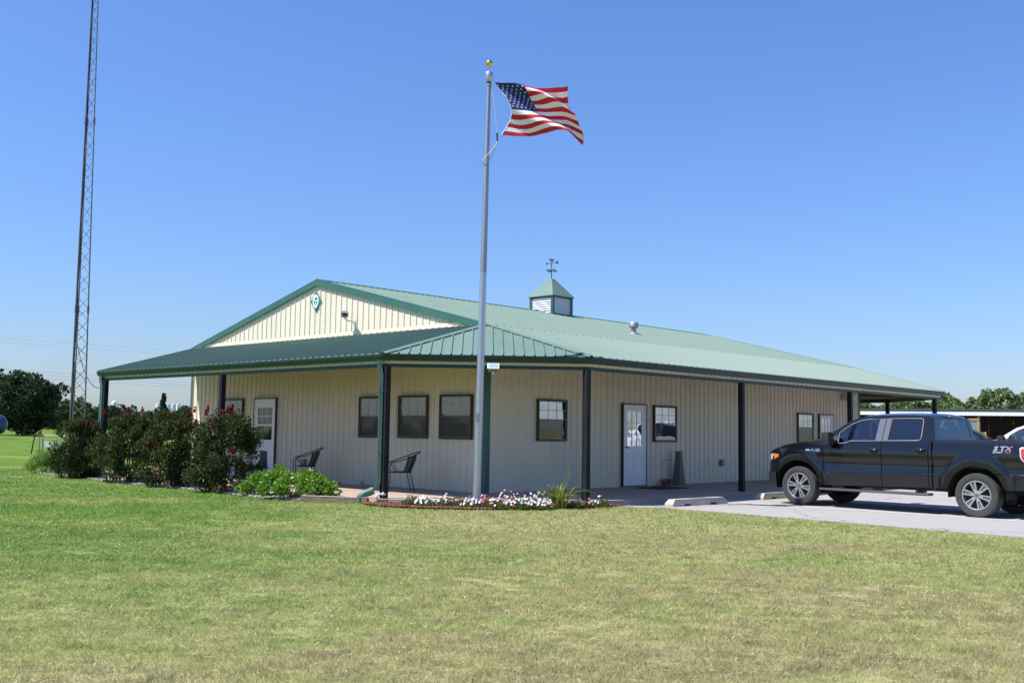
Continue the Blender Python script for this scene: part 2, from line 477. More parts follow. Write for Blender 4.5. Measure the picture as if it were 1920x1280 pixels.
M['tree_dark'] = leaf_mat('dark_tree_leaf', [(0.016, 0.032, 0.012), (0.028, 0.052, 0.018), (0.045, 0.075, 0.026)], 0.5, 0.2, 0.35)
M['tree_mid'] = leaf_mat('mid_green_tree_leaf', [(0.035, 0.065, 0.02), (0.055, 0.095, 0.028), (0.085, 0.13, 0.04)], 0.5, 0.25, 0.35)
M['tree_light'] = leaf_mat('light_green_tree_leaf', [(0.10, 0.155, 0.05), (0.15, 0.21, 0.07), (0.21, 0.26, 0.11)], 0.5, 0.25, 0.35)
M['tree_far'] = leaf_mat('far_tree_leaf', [(0.025, 0.048, 0.022), (0.045, 0.075, 0.032), (0.065, 0.10, 0.04)], 0.6, 0.2, 0.3)
M['tank_white'] = pmat('white_tank_paint', (0.75, 0.76, 0.77), 0.5)

# ------------------------------------------------------------------ layout of the place
BX, BY, BROT = -0.5399, 22.3855, 0.814
BL, BW = 18.3, 12.4            # building length (long wall) and width (gable wall)
cb, sb = math.cos(BROT), math.sin(BROT)
def uv2w(u, v, z=0.0): return (BX + u*cb - v*sb, BY + u*sb + v*cb, z)
def w2uv(x, y):
    dx, dy = x - BX, y - BY
    return dx*cb + dy*sb, -dx*sb + dy*cb

EAVE = 2.95
def octo(d):
    e = -0.4142 * (d - EAVE)
    return [(-d, BW-e), (-d, e), (e, -d), (BL-e, -d), (BL+d, e), (BL+d, BW-e), (BL-e, BW+d), (e, BW+d)]

# ground, one sheet to the horizon
g = MB(); S = 3000.0
g.add([(-S, -60, 0), (S, -60, 0), (S, S, 0), (-S, S, 0)], [(0, 1, 2, 3)])
ground = tag(g.build('ground', M['lawn']), 'mown lawn of green and straw coloured grass', kind='structure')

# parking lot: lawn edge runs along u = 0.4..0.8
park_pts = [(-0.05, -3.0), (0.45, -3.35), (0.80, -4.1), (0.82, -5.2), (0.66, -7.6), (0.42, -10.7), (0.2, -16), (0.0, -30), (75, -75), (110, -20), (95, 30), (BL+9, 14), (BL+9, -2.6), (BL, -3.0)]
park = MB()
park.poly([uv2w(u, v, 0.004) for u, v in park_pts])
parking = tag(park.build('parking_lot', M['asphalt']), 'pale worn parking lot beside the long wall', kind='structure')
pl = MB()
# two painted stall lines, running out from the wheel stops
for u0, v0, v1, wdt in ((3.62, -4.15, -13.0, 0.10), (6.75, -4.15, -10.5, 0.10), (9.9, -4.15, -10.5, 0.10), (13.0, -4.15, -10.5, 0.10)):
    q = MB(); pts = []
    n = 24
    for i in range(n+1):
        v = v0 + (v1-v0)*i/n
        pts.append((u0 + RNG.uniform(-.006, .006), v))
    q.grid([[uv2w(u-wdt/2, v, 0.009), uv2w(u+wdt/2, v, 0.009)] for u, v in pts])
    q.build('painted_line', M['paint_white'], parking)

# porch slab, octagon with clipped corners
slab = MB()
oc = octo(3.07)
slab.prism(oc, -0.05, 0.10, lambda a, b_, h: uv2w(a, b_, h))
slabo = tag(slab.build('porch_slab', M['concrete']), 'pinkish concrete porch slab round the building', kind='structure')

# planting beds
mul = MB()
bed = [(-3.03, 0.55), (-3.40, -0.25), (-3.42, -0.9), (-3.12, -1.58), (-2.50, -2.34), (-1.64, -2.82), (-0.86, -3.02), (0.0, -3.20), (0.55, -3.32), (0.45, -3.05), (0.05, -3.05), (-1.5, -1.5)]
def bed_z(u, v): return 0.03
mul.poly([uv2w(u, v, 0.035) for u, v in bed])
mulch = tag(mul.build('mulch_bed', M['mulch']), 'red mulch bed in front of the clipped porch corner', kind='structure')
gr = MB()
gp = [(-3.0, 14.6), (-3.0, 1.0), (-3.75, 1.35), (-3.95, 2.6), (-3.75, 4.0), (-3.62, 5.5), (-3.68, 8.8), (-3.45, 11.5), (-3.32, 13.6), (-3.2, 15.2)]
gr.poly([uv2w(u, v, 0.012) for u, v in gp])
gravel = tag(gr.build('gravel_bed', M['gravel']), 'grey gravel strip under the crape myrtles', kind='structure')

def in_poly(px, py, poly):
    ins = np.zeros(len(px), bool)
    n = len(poly)
    for i in range(n):
        x0, y0 = poly[i]; x1, y1 = poly[(i+1) % n]
        c = ((y0 > py) != (y1 > py)) & (px < (x1-x0)*(py-y0)/(y1-y0+1e-12)+x0)
        ins ^= c
    return ins

# loose chips and stones
def scatter_bits(name, poly, n, z, s0, s1, mat, label, cat, seed, flat=0.35):
    r = np.random.default_rng(seed)
    P = np.array(poly); lo, hi = P.min(0), P.max(0)
    pts = r.uniform(lo, hi, (n*3, 2)); pts = pts[in_poly(pts[:, 0], pts[:, 1], poly)][:n]
    u, v = pts[:, 0], pts[:, 1]
    base = np.array([[-1, -1, 0], [1, -1, 0], [1, 1, 0], [-1, 1, 0], [-.6, -.6, 1], [.6, -.6, 1], [.6, .6, 1], [-.6, .6, 1]], float)
    F = np.array([[4, 5, 6, 7], [0, 1, 5, 4], [1, 2, 6, 5], [2, 3, 7, 6], [3, 0, 4, 7]])
    k = len(pts)
    a = r.uniform(0, 6.28, k); s = r.uniform(s0, s1, k); asp = r.uniform(0.5, 1.4, k); h = s*r.uniform(.5, 1.2, k)*flat*2
    V = np.repeat(base[None], k, 0)
    V[:, :, :2] += r.uniform(-.3, .3, (k, 8, 2))
    X = V[:, :, 0]*s[:, None]*asp[:, None]; Y = V[:, :, 1]*s[:, None]
    wx = BX + u*cb - v*sb; wy = BY + u*sb + v*cb
    xs = X*np.cos(a)[:, None] - Y*np.sin(a)[:, None] + wx[:, None]
    ys = X*np.sin(a)[:, None] + Y*np.cos(a)[:, None] + wy[:, None]
    tilt = r.uniform(-.5, .5, k)
    zs = z + V[:, :, 2]*h[:, None] + X*tilt[:, None]*.4
    verts = np.stack([xs, ys, zs], -1).reshape(-1, 3)
    faces = (F[None] + (np.arange(k)*8)[:, None, None]).reshape(-1, 4)
    me = bpy.data.meshes.new(name)
    me.from_pydata(verts.tolist(), [], faces.tolist()); me.materials.append(mat); me.update()
    return tag(linked(name, me), label, cat, kind='stuff')
scatter_bits('mulch_chips', bed, 5200, 0.035, 0.008, 0.028, M['chip'], 'loose red wood chips covering the flower bed', 'mulch', 3, 0.3)
scatter_bits('gravel_stones', gp, 9000, 0.012, 0.008, 0.024, M['pebble'], 'loose grey stones under the crape myrtles', 'gravel', 4, 0.6)

# grass blades
def grass():
    r = np.random.default_rng(11)
    def zone(y0, y1, dens, x_ext=0.62, hs=(0.012, 0.040), ws=0.0032):
        A = (y1-y0) * (y0+y1) * x_ext
        n = int(A*dens)
        y = np.sqrt(r.uniform(y0*y0, y1*y1, n)); x = r.uniform(-1, 1, n)*y*x_ext
        return x, y, r.uniform(hs[0], hs[1], n), np.full(n, ws)
    Z = [zone(5.0, 8.0, 5600, ws=0.0028), zone(8.0, 11.0, 4200, ws=0.0036), zone(11.0, 15.0, 2200, ws=0.0052), zone(15.0, 21.5, 850, ws=0.0078),
         zone(21.5, 34.0, 230, hs=(0.015, 0.04), ws=0.014)]
    x, y, h, w = [np.concatenate(q) for q in zip(*Z)]
    u = (x-BX)*cb + (y-BY)*sb; v = -(x-BX)*sb + (y-BY)*cb
    keep = ~(in_poly(u, v, octo(3.05)) | in_poly(u, v, park_pts) | in_poly(u, v, bed) | in_poly(u, v, gp))
    x, y, h, w = x[keep], y[keep], h[keep], w[keep]
    # uneven growth: some taller tufts, some worn thin
    f1 = np.sin(x*1.7+1.3*np.sin(y*1.1)) * np.sin(y*2.1+1.7*np.sin(x*.9))
    f2 = np.sin(x*6.1+2*np.sin(y*3.7)) * np.sin(y*5.3+2*np.sin(x*4.3))
    h = h*(1 + .22*f1 + .28*f2)
    thin = (f1 + .6*f2 < -1.05) & (r.uniform(0, 1, len(x)) < .6)
    x, y, h, w = x[~thin], y[~thin], h[~thin], w[~thin]
    n = len(x)
    a = r.uniform(0, 2*np.pi, n); lean = r.uniform(.3, 1.7, n)*h; la = r.uniform(0, 2*np.pi, n)
    V = np.empty((n, 3, 3))
    V[:, 0] = np.stack([x-np.cos(a)*w, y-np.sin(a)*w, np.zeros(n)-.003], -1)
    V[:, 1] = np.stack([x+np.cos(a)*w, y+np.sin(a)*w, np.zeros(n)-.003], -1)
    V[:, 2] = np.stack([x+np.cos(la)*lean, y+np.sin(la)*lean, h], -1)
    # dry clippings lying on top, near the camera
    k = 5200
    cy = np.sqrt(r.uniform(25, 225, k)); cx = r.uniform(-1, 1, k)*cy*.6
    cu, cvv = (cx-BX)*cb + (cy-BY)*sb, -(cx-BX)*sb + (cy-BY)*cb
    ok = ~(in_poly(cu, cvv, octo(3.05)) | in_poly(cu, cvv, park_pts) | in_poly(cu, cvv, bed) | in_poly(cu, cvv, gp))
    cx, cy = cx[ok], cy[ok]; k = len(cx)
    ca_ = r.uniform(0, 6.28, k); cl = r.uniform(.02, .055, k); cw = .0016+.00022*cy; cz = r.uniform(.024, .04, k)
    dx, dy = np.cos(ca_), np.sin(ca_)
    C_ = np.empty((k, 3, 3))
    C_[:, 0] = np.stack([cx-dx*cl-dy*cw, cy-dy*cl+dx*cw, cz], -1); C_[:, 1] = np.stack([cx-dx*cl+dy*cw, cy-dy*cl-dx*cw, cz], -1); C_[:, 2] = np.stack([cx+dx*cl, cy+dy*cl, cz+r.uniform(-.012, .012, k)], -1)
    cm = bpy.data.meshes.new('grass_clippings'); cm.from_pydata(C_.reshape(-1, 3).tolist(), [], np.arange(k*3).reshape(-1, 3).tolist()); cm.materials.append(leaf_mat('dry_clipping', [(.42, .36, .20), (.60, .53, .33), (.70, .64, .44)], .8, .2, .1)); cm.update()
    tag(linked('grass_clippings', cm), 'dry straw coloured clippings lying on the lawn', 'clippings', kind='stuff')
    me = bpy.data.meshes.new('grass')
    me.vertices.add(n*3); me.loops.add(n*3); me.polygons.add(n)
    me.vertices.foreach_set('co', V.reshape(-1))
    me.loops.foreach_set('vertex_index', np.arange(n*3, dtype=np.int32))
    me.polygons.foreach_set('loop_start', np.arange(0, n*3, 3, dtype=np.int32))
    me.update(calc_edges=True)
    me.materials.append(M['blade'])
    tag(linked('grass', me), 'short mown grass blades of the lawn', 'grass', kind='stuff')
    return n
N_BLADES = grass()

# ------------------------------------------------------------------ the building
B = thing('office_building', 'low beige metal building with green roof and wraparound porch', 'building', (BX, BY, 0), BROT)
RIB = 0.2286
def rib_panel(s0, s1, lo, hi, fr, ribs=4, rh=0.021, name='wall_panel', mat=None, parent=None, mb=None, minor=True):
    """steel sheet with raised ribs; fr(s,t,h)->xyz ; lo/hi give the sheet's ends at s"""
    st = (s1-s0)/ribs
    prof = [(s0, 0)]
    for i in range(ribs):
        c = s0 + (i+.5)*st
        prof += [(c-.018, 0), (c-.008, rh), (c+.008, rh), (c+.018, 0)]
        if minor and i < ribs-1:
            pass
    prof.append((s1, 0))
    m = mb or MB()
    rows = []
    for s, h in prof:
        a, b_ = lo(s), max(hi(s), lo(s)+1e-4)
        rows.append([fr(s, a, h), fr(s, b_, h)])
    m.grid(rows)
    if mb: return None
    return m.build(name, mat, parent, recalc=False)

Z0, ZW, ZE, ZR = 0.10, 3.76, 2.93, 5.28
def wall_run(parent, length, fr, bottom, top, mat, npan):
    w = length/npan
    for i in range(npan):
        rib_panel(i*w, (i+1)*w, bottom, top, fr, name='wall_panel', mat=mat, parent=parent)

# backing behind the sheets: one per wall
def wall_part(name, label, pts):
    m = MB().add(pts, [tuple(range(len(pts)))])
    o = m.build(name, M['interior'], B, recalc=False)
    o['label'] = label
    return o
front_wall = wall_part('front_wall', 'gable wall behind the front porch, with a bright pale gable above the porch roof', [(0.03, 0.03, Z0), (0.03, BW-.03, Z0), (0.03, BW-.03, ZW), (0.03, BW/2, ZR-.05), (0.03, 0.03, ZW)])
long_wall = wall_part('long_wall', 'long shaded wall facing the parking lot', [(0.03, 0.03, Z0), (BL-.03, 0.03, Z0), (BL-.03, 0.03, ZW), (0.03, 0.03, ZW)])
back_wall = wall_part('back_wall', 'rear gable wall', [(BL-.03, 0.03, Z0), (BL-.03, BW-.03, Z0), (BL-.03, BW-.03, ZW), (BL-.03, BW/2, ZR-.05), (BL-.03, 0.03, ZW)])
side_wall = wall_part('side_wall', 'far side wall', [(0.03, BW-.03, Z0), (BL-.03, BW-.03, Z0), (BL-.03, BW-.03, ZW), (0.03, BW-.03, ZW)])
wall_run(front_wall, BW, lambda s, t, h: (-h, s, t), lambda s: Z0+.004, lambda s: 3.70, M['wall'], 14)
wall_run(front_wall, BW, lambda s, t, h: (-h-.012, s, t), lambda s: 3.80, lambda s: ZR-.06-abs(s-BW/2)*(ZR-ZW)/(BW/2), M['gable'], 14)
wall_run(long_wall, BL, lambda s, t, h: (s, -h, t), lambda s: Z0+.004, lambda s: 3.66, M['wall'], 20)
wall_run(back_wall, BW, lambda s, t, h: (BL+h, s, t), lambda s: Z0+.004, lambda s: ZR-.06-abs(s-BW/2)*(ZR-ZW)/(BW/2), M['wall'], 14)
wall_run(side_wall, BL, lambda s, t, h: (s, BW+h, t), lambda s: Z0+.004, lambda s: 3.66, M['wall'], 20)

def strip(name, mat, fn, parent=B, **k):
    m = MB(); fn(m); return m.build(name, mat, parent, **k)
# corner trim, flashing, rake trim, base trim
for (u, v, su, sv) in ((0, 0, -1, -1), (0, BW, -1, 1), (BL, 0, 1, -1), (BL, BW, 1, 1)):
    m = MB()
    a, c = 0.11, 0.026
    m.box(min(u+su*c, u-su*a), max(u+su*c, u-su*a), min(v+sv*c, v+sv*.004), max(v+sv*c, v+sv*.004), Z0, 3.70)
    m.box(min(u+su*c, u+su*.004), max(u+su*c, u+su*.004), min(v+sv*.004, v-sv*a), max(v+sv*.004, v-sv*a), Z0, 3.70)
    m.build('corner_trim', M['green'], B)
strip('gable_flashing', M['gable'], lambda m: m.add([(-.037, .35, 3.775), (-.037, BW-.35, 3.775), (-.037, BW-.35, 3.86), (-.037, .35, 3.86), (-.10, .35, 3.755), (-.10, BW-.35, 3.755)], [(0, 1, 2, 3), (4, 5, 1, 0)]))
sl = (ZR-ZW)/(BW/2)
def roof_z(v): return ZR - abs(v-BW/2)*sl
for uu, su in ((-.062, -1), (BL+.062, 1)):
    for s in (0, 1):
        v0, v1 = (BW/2, -0.02) if s == 0 else (BW/2, BW+.02)
        m = MB()
        t, h = 0.035, 0.125
        for (x0, x1, zt, zb) in ((uu-t/2, uu+t/2, .012, -h), (uu-t/2-.012, uu+t/2, -h+.02, -h-.012), (uu-.02, uu+.10, .024, .006)):
            m.add([(x0, v0, roof_z(v0)+zb), (x1, v0, roof_z(v0)+zb), (x1, v0, roof_z(v0)+zt), (x0, v0, roof_z(v0)+zt),
                   (x0, v1, roof_z(v1)+zb), (x1, v1, roof_z(v1)+zb), (x1, v1, roof_z(v1)+zt), (x0, v1, roof_z(v1)+zt)],
                  [(0, 1, 2, 3), (4, 7, 6, 5), (0, 4, 5, 1), (1, 5, 6, 2), (2, 6, 7, 3), (3, 7, 4, 0)])
        m.build('rake_trim', M['green'], B)

# main roof: deck plus ribbed sheets; porch roofs the same way
def deck(name, label, pts, th=0.03):
    n = Vector(pts[1])-Vector(pts[0]); n = n.cross(Vector(pts[2])-Vector(pts[0])).normalized()
    if n.z < 0: n = -n
    hi = [Vector(p)-n*.004 for p in pts]; lo = [p-n*th for p in hi]
    k = len(pts)
    m = MB().add(hi+lo, [tuple(range(k)), tuple(range(2*k-1, k-1, -1))] + [(i, (i+1) % k, k+(i+1) % k, k+i) for i in range(k)])
    o = m.build(name, M['deck'], B); o['label'] = label
    return o
def slope_frame(p0, along, up):
    """frame on a roof plane: s along eave, t up the slope, h normal"""
    p0, along, up = Vector(p0), Vector(along).normalized(), Vector(up).normalized()
    nn = along.cross(up).normalized()
    if nn.z < 0: nn = -nn
    return lambda s, t, h: tuple(p0 + along*s + up*t + nn*h)
def roof_panels(part, n, length, fr, hi, mat, s0=0.0, share=True, rh=.021):
    w = length/n
    if share:
        o = rib_panel(0, w, lambda s: 0.0, lambda s: hi, fr, name='roof_panel', mat=mat, parent=part, rh=rh)
        base = Vector(fr(0, 0, 0)); d = Vector(fr(w, 0, 0)) - base
        o.location = tuple(d*0)
        for i in range(1, n):
            linked('roof_panel', o.data, part, tuple(d*i))
    else:
        for i in range(n):
            rib_panel(s0+i*w, s0+(i+1)*w, lambda s: 0.0, hi, fr, name='roof_panel', mat=mat, parent=part, rh=.026)

ov = 0.06
for side in (0, 1):
    ve, sgn = (0.0, 1) if side == 0 else (BW, -1)
    pts = [(-ov, ve, ZW), (BL+ov, ve, ZW), (BL+ov, BW/2, ZR), (-ov, BW/2, ZR)]
    d = deck('main_roof', 'upper slope of the green main roof over the long wall' if side == 0 else 'far slope of the green main roof', pts)
    fr = slope_frame((-ov, ve, ZW), (1, 0, 0), (0, sgn*BW/2, ZR-ZW))
    roof_panels(d, 20, BL+2*ov, fr, math.hypot(BW/2, ZR-ZW), M['roof'])
# porch roof slopes
PE = EAVE - 0.03
pf = deck('porch_roof', 'dark front slope of the porch roof below the gable', [(-PE, 0, ZE), (-PE, BW, ZE), (0, BW, ZW), (0, 0, ZW)])
roof_panels(pf, 14, BW, slope_frame((-PE, 0, ZE), (0, 1, 0), (PE, 0, ZW-ZE)), math.hypot(PE, ZW-ZE), M['roof'], rh=.032)
pr = deck('porch_roof', 'bright pale green slope of the porch roof along the long wall', [(0, -PE, ZE), (BL, -PE, ZE), (BL, 0, ZW), (0, 0, ZW)])
roof_panels(pr, 20, BL, slope_frame((0, -PE, ZE+.002), (1, 0, 0), (0, PE, ZW-ZE)), math.hypot(PE, ZW-ZE), M['roof_new'])
pb = deck('porch_roof', 'rear slope of the porch roof', [(BL+PE, 0, ZE), (BL+PE, BW, ZE), (BL, BW, ZW), (BL, 0, ZW)])
roof_panels(pb, 14, BW, slope_frame((BL+PE, 0, ZE), (0, 1, 0), (-PE, 0, ZW-ZE)), math.hypot(PE, ZW-ZE), M['roof'])
if False: ps = deck('porch_roof', 'far side slope of the porch roof', [(0, BW+PE, ZE), (BL, BW+PE, ZE), (BL, BW, ZW), (0, BW, ZW)])
if False: roof_panels(ps, 20, BL, slope_frame((0, BW+PE, ZE), (1, 0, 0), (0, -PE, ZW-ZE)), math.hypot(PE, ZW-ZE), M['roof'])
# open end of the front porch roof
m = MB()
for (zt_, zb_, v0_, v1_) in ((.02, -.13, BW-.012, BW+.022),):
    m.add([(-PE, v0_, ZE+zb_*.35), (0, v0_, ZW+zb_), (0, v0_, ZW+zt_), (-PE, v0_, ZE+zt_), (-PE, v1_, ZE+zb_*.35), (0, v1_, ZW+zb_), (0, v1_, ZW+zt_), (-PE, v1_, ZE+zt_)], [(0, 1, 2, 3), (7, 6, 5, 4), (0, 4, 5, 1), (1, 5, 6, 2), (2, 6, 7, 3), (3, 7, 4, 0)])
m.build('porch_rake_trim', M['green'], B)
# clipped corner facets
for (cu, cv, su, sv, lab) in ((0, 0, -1, -1, 'triangular porch roof facet over the near clipped corner'), (BL, 0, 1, -1, 'triangular porch roof facet at the far right corner')):
    A = Vector((cu+su*PE, cv, ZE)); C_ = Vector((cu, cv+sv*PE, ZE)); T = Vector((cu, cv, ZW))
    d = deck('porch_roof', lab, [A, C_, T])
    mid = (A+C_)/2
    Lh = (C_-A).length
    fr = slope_frame(A, C_-A, T-mid)
    H = (T-mid).length
    roof_panels(d, 5, Lh, fr, lambda s, H=H, Lh=Lh: max(0.0, H*(1-abs(s-Lh/2)/(Lh/2))), M['roof_new'] if (cu, cv) == (0, 0) else M['roof'], share=False)
    # hip caps
    for P0 in (A, C_):
        dd = (T-P0).normalized(); sd = dd.cross(Vector((0, 0, 1))).normalized(); up = sd.cross(dd)
        m = MB()
        rows = []
        for q in (0.0, 1.0):
            c = P0.lerp(T, q) + Vector((0, 0, .012))
            rows.append([c - sd*.09 - up*.012, c - sd*.03 + up*.016, c + sd*.03 + up*.016, c + sd*.09 - up*.012])
        m.grid(rows); m.build('hip_cap', M['green'] if False else M['roof'], B, recalc=False)
# ridge cap
def ridge(m):
    rows = []
    for u in (-ov-.01, BL+ov+.01):
        rows.append([(u, BW/2-.17, ZR-.17*sl+.024), (u, BW/2-.03, ZR+.028), (u, BW/2+.03, ZR+.028), (u, BW/2+.17, ZR-.17*sl+.024)])
    m.grid(rows)
    for k in range(80):
        uu = -ov + .115 + k*.2315
        if uu < BL: m.box(uu-.07, uu+.07, BW/2-.172, BW/2-.15, ZR-.17*sl-.0, ZR-.17*sl+.022)
strip('ridge_cap', M['green'], ridge, recalc=False)

# eave: gutter, fascia strip with joints, beam
def sweep(m, prof, closed_path_fn, segs=None):
    """sweep profile (offset,z) round the octagon"""
    ring = [closed_path_fn(o) for o, z in prof]
    n = 8
    for i in (segs or range(n)):
        j = (i+1) % n
        m.grid([[(*ring[k][i], prof[k][1]) for k in range(len(prof))], [(*ring[k][j], prof[k][1]) for k in range(len(prof))]])
gut_prof = [(EAVE-.125, 2.905), (EAVE-.125, 2.80), (EAVE-.045, 2.795), (EAVE-.03, 2.83), (EAVE-.008, 2.875), (EAVE+.0, 2.915), (EAVE-.012, 2.92), (EAVE-.02, 2.905)]
for i in range(5):
    m = MB(); sweep(m, gut_prof, octo, [i]); m.build('gutter', M['gutter'], B, recalc=False)
fas = [(EAVE-.14, 2.91), (EAVE-.14, 2.735), (EAVE-.17, 2.735)]
fpart = []
rq = MB().box(-.012, .012, -.008, .008, -.078, .078).build('fascia_rib', M['wall']); rib_me = rq.data; bpy.data.objects.remove(rq)
for i in range(5):
    m = MB(); sweep(m, fas, octo, [i]); o = m.build('fascia', M['wall'], B, recalc=False); fpart.append(o)
    p0, p1 = Vector(octo(EAVE-.138)[i]), Vector(octo(EAVE-.138)[(i+1) % 8])
    L_ = (p1-p0).length; nn = max(1, int(L_/RIB)); dd = (p1-p0)/L_
    out = Vector((dd.y, -dd.x))
    if out.dot((p0+p1)/2 - Vector((BL/2, BW/2))) < 0: out = -out
    for k in range(nn):
        c = p0 + dd*(k+.5)*RIB
        linked('fascia_rib', rib_me, o, (c.x+out.x*.006, c.y+out.y*.006, 2.815), (0, 0, math.atan2(dd.y, dd.x)))
beam = [(EAVE-.135, 2.742), (EAVE-.125, 2.735), (EAVE-.125, 2.68), (EAVE-.27, 2.68), (EAVE-.27, 2.80)]
for i in range(5):
    m = MB(); sweep(m, beam, octo, [i]); m.build('porch_beam', M['gutter'], B, recalc=False)

# posts
PD = 2.80
posts_front = [(-PD, 0.0), (-PD, 6.05), (-PD, BW-.3)]
posts_right = [(0.0, -PD), (5.85, -PD), (11.65, -PD), (17.75, -PD)]
posts_other = [(BL+PD, 0.2), (BL+PD, 6.2), (BL+PD, BW-.2)]
pm = MB().box(-.06, .06, -.06, .06, Z0, 2.682, 0.006).build('porch_post', M['post_worn'], B)
pm.location = (*posts_front[0], 0)
for u, v in posts_front[1:] + posts_right + posts_other:
    linked('porch_post', pm.data, B, (u, v, 0))
for u, v in [posts_front[0]]:
    pm['label'] = 'black post beside the green downspout'

# cupola
cu0, cv0, hs = 9.18, BW/2, 0.455
cup = MB()
cz0, cz1 = 5.05, 5.80
for sx in (-1, 1):
    for sy in (-1, 1):
        cup.box(cu0+sx*hs-.045, cu0+sx*hs+.045, cv0+sy*hs-.045, cv0+sy*hs+.045, cz0-.1, cz1)
for s in (-1, 1):
    cup.box(cu0-hs+.045, cu0+hs-.045, cv0+s*hs-.02, cv0+s*hs+.022, cz0-.1, cz0+.17)
    cup.box(cu0+s*hs-.02, cu0+s*hs+.022, cv0-hs+.045, cv0+hs-.045, cz0-.1, cz0+.17)
    cup.box(cu0-hs+.045, cu0+hs-.045, cv0+s*hs-.02, cv0+s*hs+.022, cz1-.05, cz1)
    cup.box(cu0+s*hs-.02, cu0+s*hs+.022, cv0-hs+.045, cv0+hs-.045, cz1-.05, cz1)
cupo = cup.build('cupola', M['green'], B)
cupo['label'] = 'louvred cupola with a green pyramid roof on the ridge'
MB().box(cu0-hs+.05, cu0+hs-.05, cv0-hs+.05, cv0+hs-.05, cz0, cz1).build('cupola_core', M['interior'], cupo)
def slat_mesh(ax):
    m = MB(); w = hs-.047
    if ax == 0: m.add([(-w, -.035, -.004), (w, -.035, -.004), (w, .010, .066), (-w, .010, .066), (-w, -.030, -.012), (w, -.030, -.012), (w, .02, .056), (-w, .02, .056)], [(0, 1, 2, 3), (7, 6, 5, 4), (0, 4, 5, 1), (2, 6, 7, 3), (0, 3, 7, 4), (1, 5, 6, 2)])
    return m
sm = slat_mesh(0).build('louver_slat', M['white'], cupo)
nsl = 7
first = True
for face in range(4):
    a = face*math.pi/2
    off = Matrix.Rotation(a, 3, 'Z') @ Vector((0, -hs+.01, 0))
    for k in range(nsl):
        z = cz0+.19 + k*.072
        if first: o = sm; first = False
        else: o = linked('louver_slat', sm.data, cupo)
        o.location = (cu0+off.x, cv0+off.y, z); o.rotation_euler = (0, 0, a)
cr_ = MB(); ho, zt = .535, 6.40
cr_.add([(cu0-ho, cv0-ho, cz1-.005), (cu0+ho, cv0-ho, cz1-.005), (cu0+ho, cv0+ho, cz1-.005), (cu0-ho, cv0+ho, cz1-.005),
         (cu0-.07, cv0-.07, zt), (cu0+.07, cv0-.07, zt), (cu0+.07, cv0+.07, zt), (cu0-.07, cv0+.07, zt),
         (cu0-ho, cv0-ho, cz1-.03), (cu0+ho, cv0-ho, cz1-.03), (cu0+ho, cv0+ho, cz1-.03), (cu0-ho, cv0+ho, cz1-.03)],
        [(0, 1, 5, 4), (1, 2, 6, 5), (2, 3, 7, 6), (3, 0, 4, 7), (4, 5, 6, 7), (8, 9, 1, 0), (9, 10, 2, 1), (10, 11, 3, 2), (11, 8, 0, 3), (11, 10, 9, 8)])
cr_.build('cupola_roof', M['roof_new'], cupo)
# weathervane on the cupola
wv = MB()
zv = zt-.02
wv.tube([(cu0, cv0, zv), (cu0, cv0, zv+.56)], .013, 8)
wv.sphere((cu0, cv0, zv+.29), .03, 10, 6)
vane = wv.build('weathervane', M['vane'], B); vane['label'] = 'dark iron weathervane with a horse on top'
m = MB()
for k in range(2):
    a = rad(25) - BROT + k*math.pi/2
    dx, dy = math.cos(a), math.sin(a)
    m.tube([(cu0-dx*.13, cv0-dy*.13, zv+.29), (cu0+dx*.13, cv0+dy*.13, zv+.29)], .010, 6)
m.build('direction_bar', M['vane'], vane)
for k, ch in enumerate('ENWS'):
    a = rad(25) - BROT + k*math.pi/2
    me = text_mesh(ch, 0.11, 0.006, 0, .005); me.materials.append(M['vane'])
    o = linked('direction_letter', me, vane, (cu0+math.cos(a)*.155-.03*math.cos(-BROT), cv0+math.sin(a)*.155-.03*math.sin(-BROT), zv+.25), (math.pi/2, 0, -BROT))
# arrow with horse, across the view
ca, sa = math.cos(-BROT+.1), math.sin(-BROT+.1)
def vf(a, b_, h):
    a, b_ = a*.60, .54+(b_-.70)*.66
    return (cu0+ca*a-sa*h, cv0+sa*a+ca*h, zv+b_)
m = MB()
m.tube([vf(-.26, .66, 0), vf(.30, .74, 0)], .009, 6)
m.sphere(vf(-.27, .66, 0), .03, 8, 6)
m.prism([(.22, .72), (.27, .79), (.34, .84), (.34, .77), (.36, .74), (.35, .66), (.28, .69)], -.004, .004, vf)
m.build('vane_arrow', M['vane'], vane)
m = MB()
horse = [(-.09, .93), (-.135, .885), (-.125, .87), (-.085, .89), (-.075, .83), (-.10, .80), (-.12, .76), (-.105, .755), (-.08, .785), (-.05, .80), (-.04, .745), (-.025, .745), (-.02, .80), (.04, .81), (.05, .76), (.075, .755), (.07, .80), (.10, .77), (.12, .775), (.095, .825), (.105, .86), (.15, .88), (.165, .91), (.11, .895), (.06, .89), (-.01, .88), (-.04, .91), (-.07, .95)]
m.prism(horse, -.006, .006, vf)
m.build('horse_figure', M['vane'], vane)
# roof vent
vx, vy = 8.45, 2.33
vz = roof_z(vy)
m = MB(); m.lathe([(.20, vz-.05), (.17, vz+.01), (.10, vz+.04), (.075, vz+.05), (.075, vz+.22)], 20, 'Z', (vx, vy, 0))
vent = m.build('roof_vent', M['galv'], B, smooth=True, angle=40)
vent['label'] = 'capped galvanised vent pipe on the roof slope'
m = MB(); m.lathe([(.001, vz+.35), (.12, vz+.34), (.14, vz+.315), (.14, vz+.21), (.12, vz+.19), (.075, vz+.19)], 20, 'Z', (vx, vy, 0))
m.build('vent_cap', M['galv'], vent, smooth=True, angle=40)

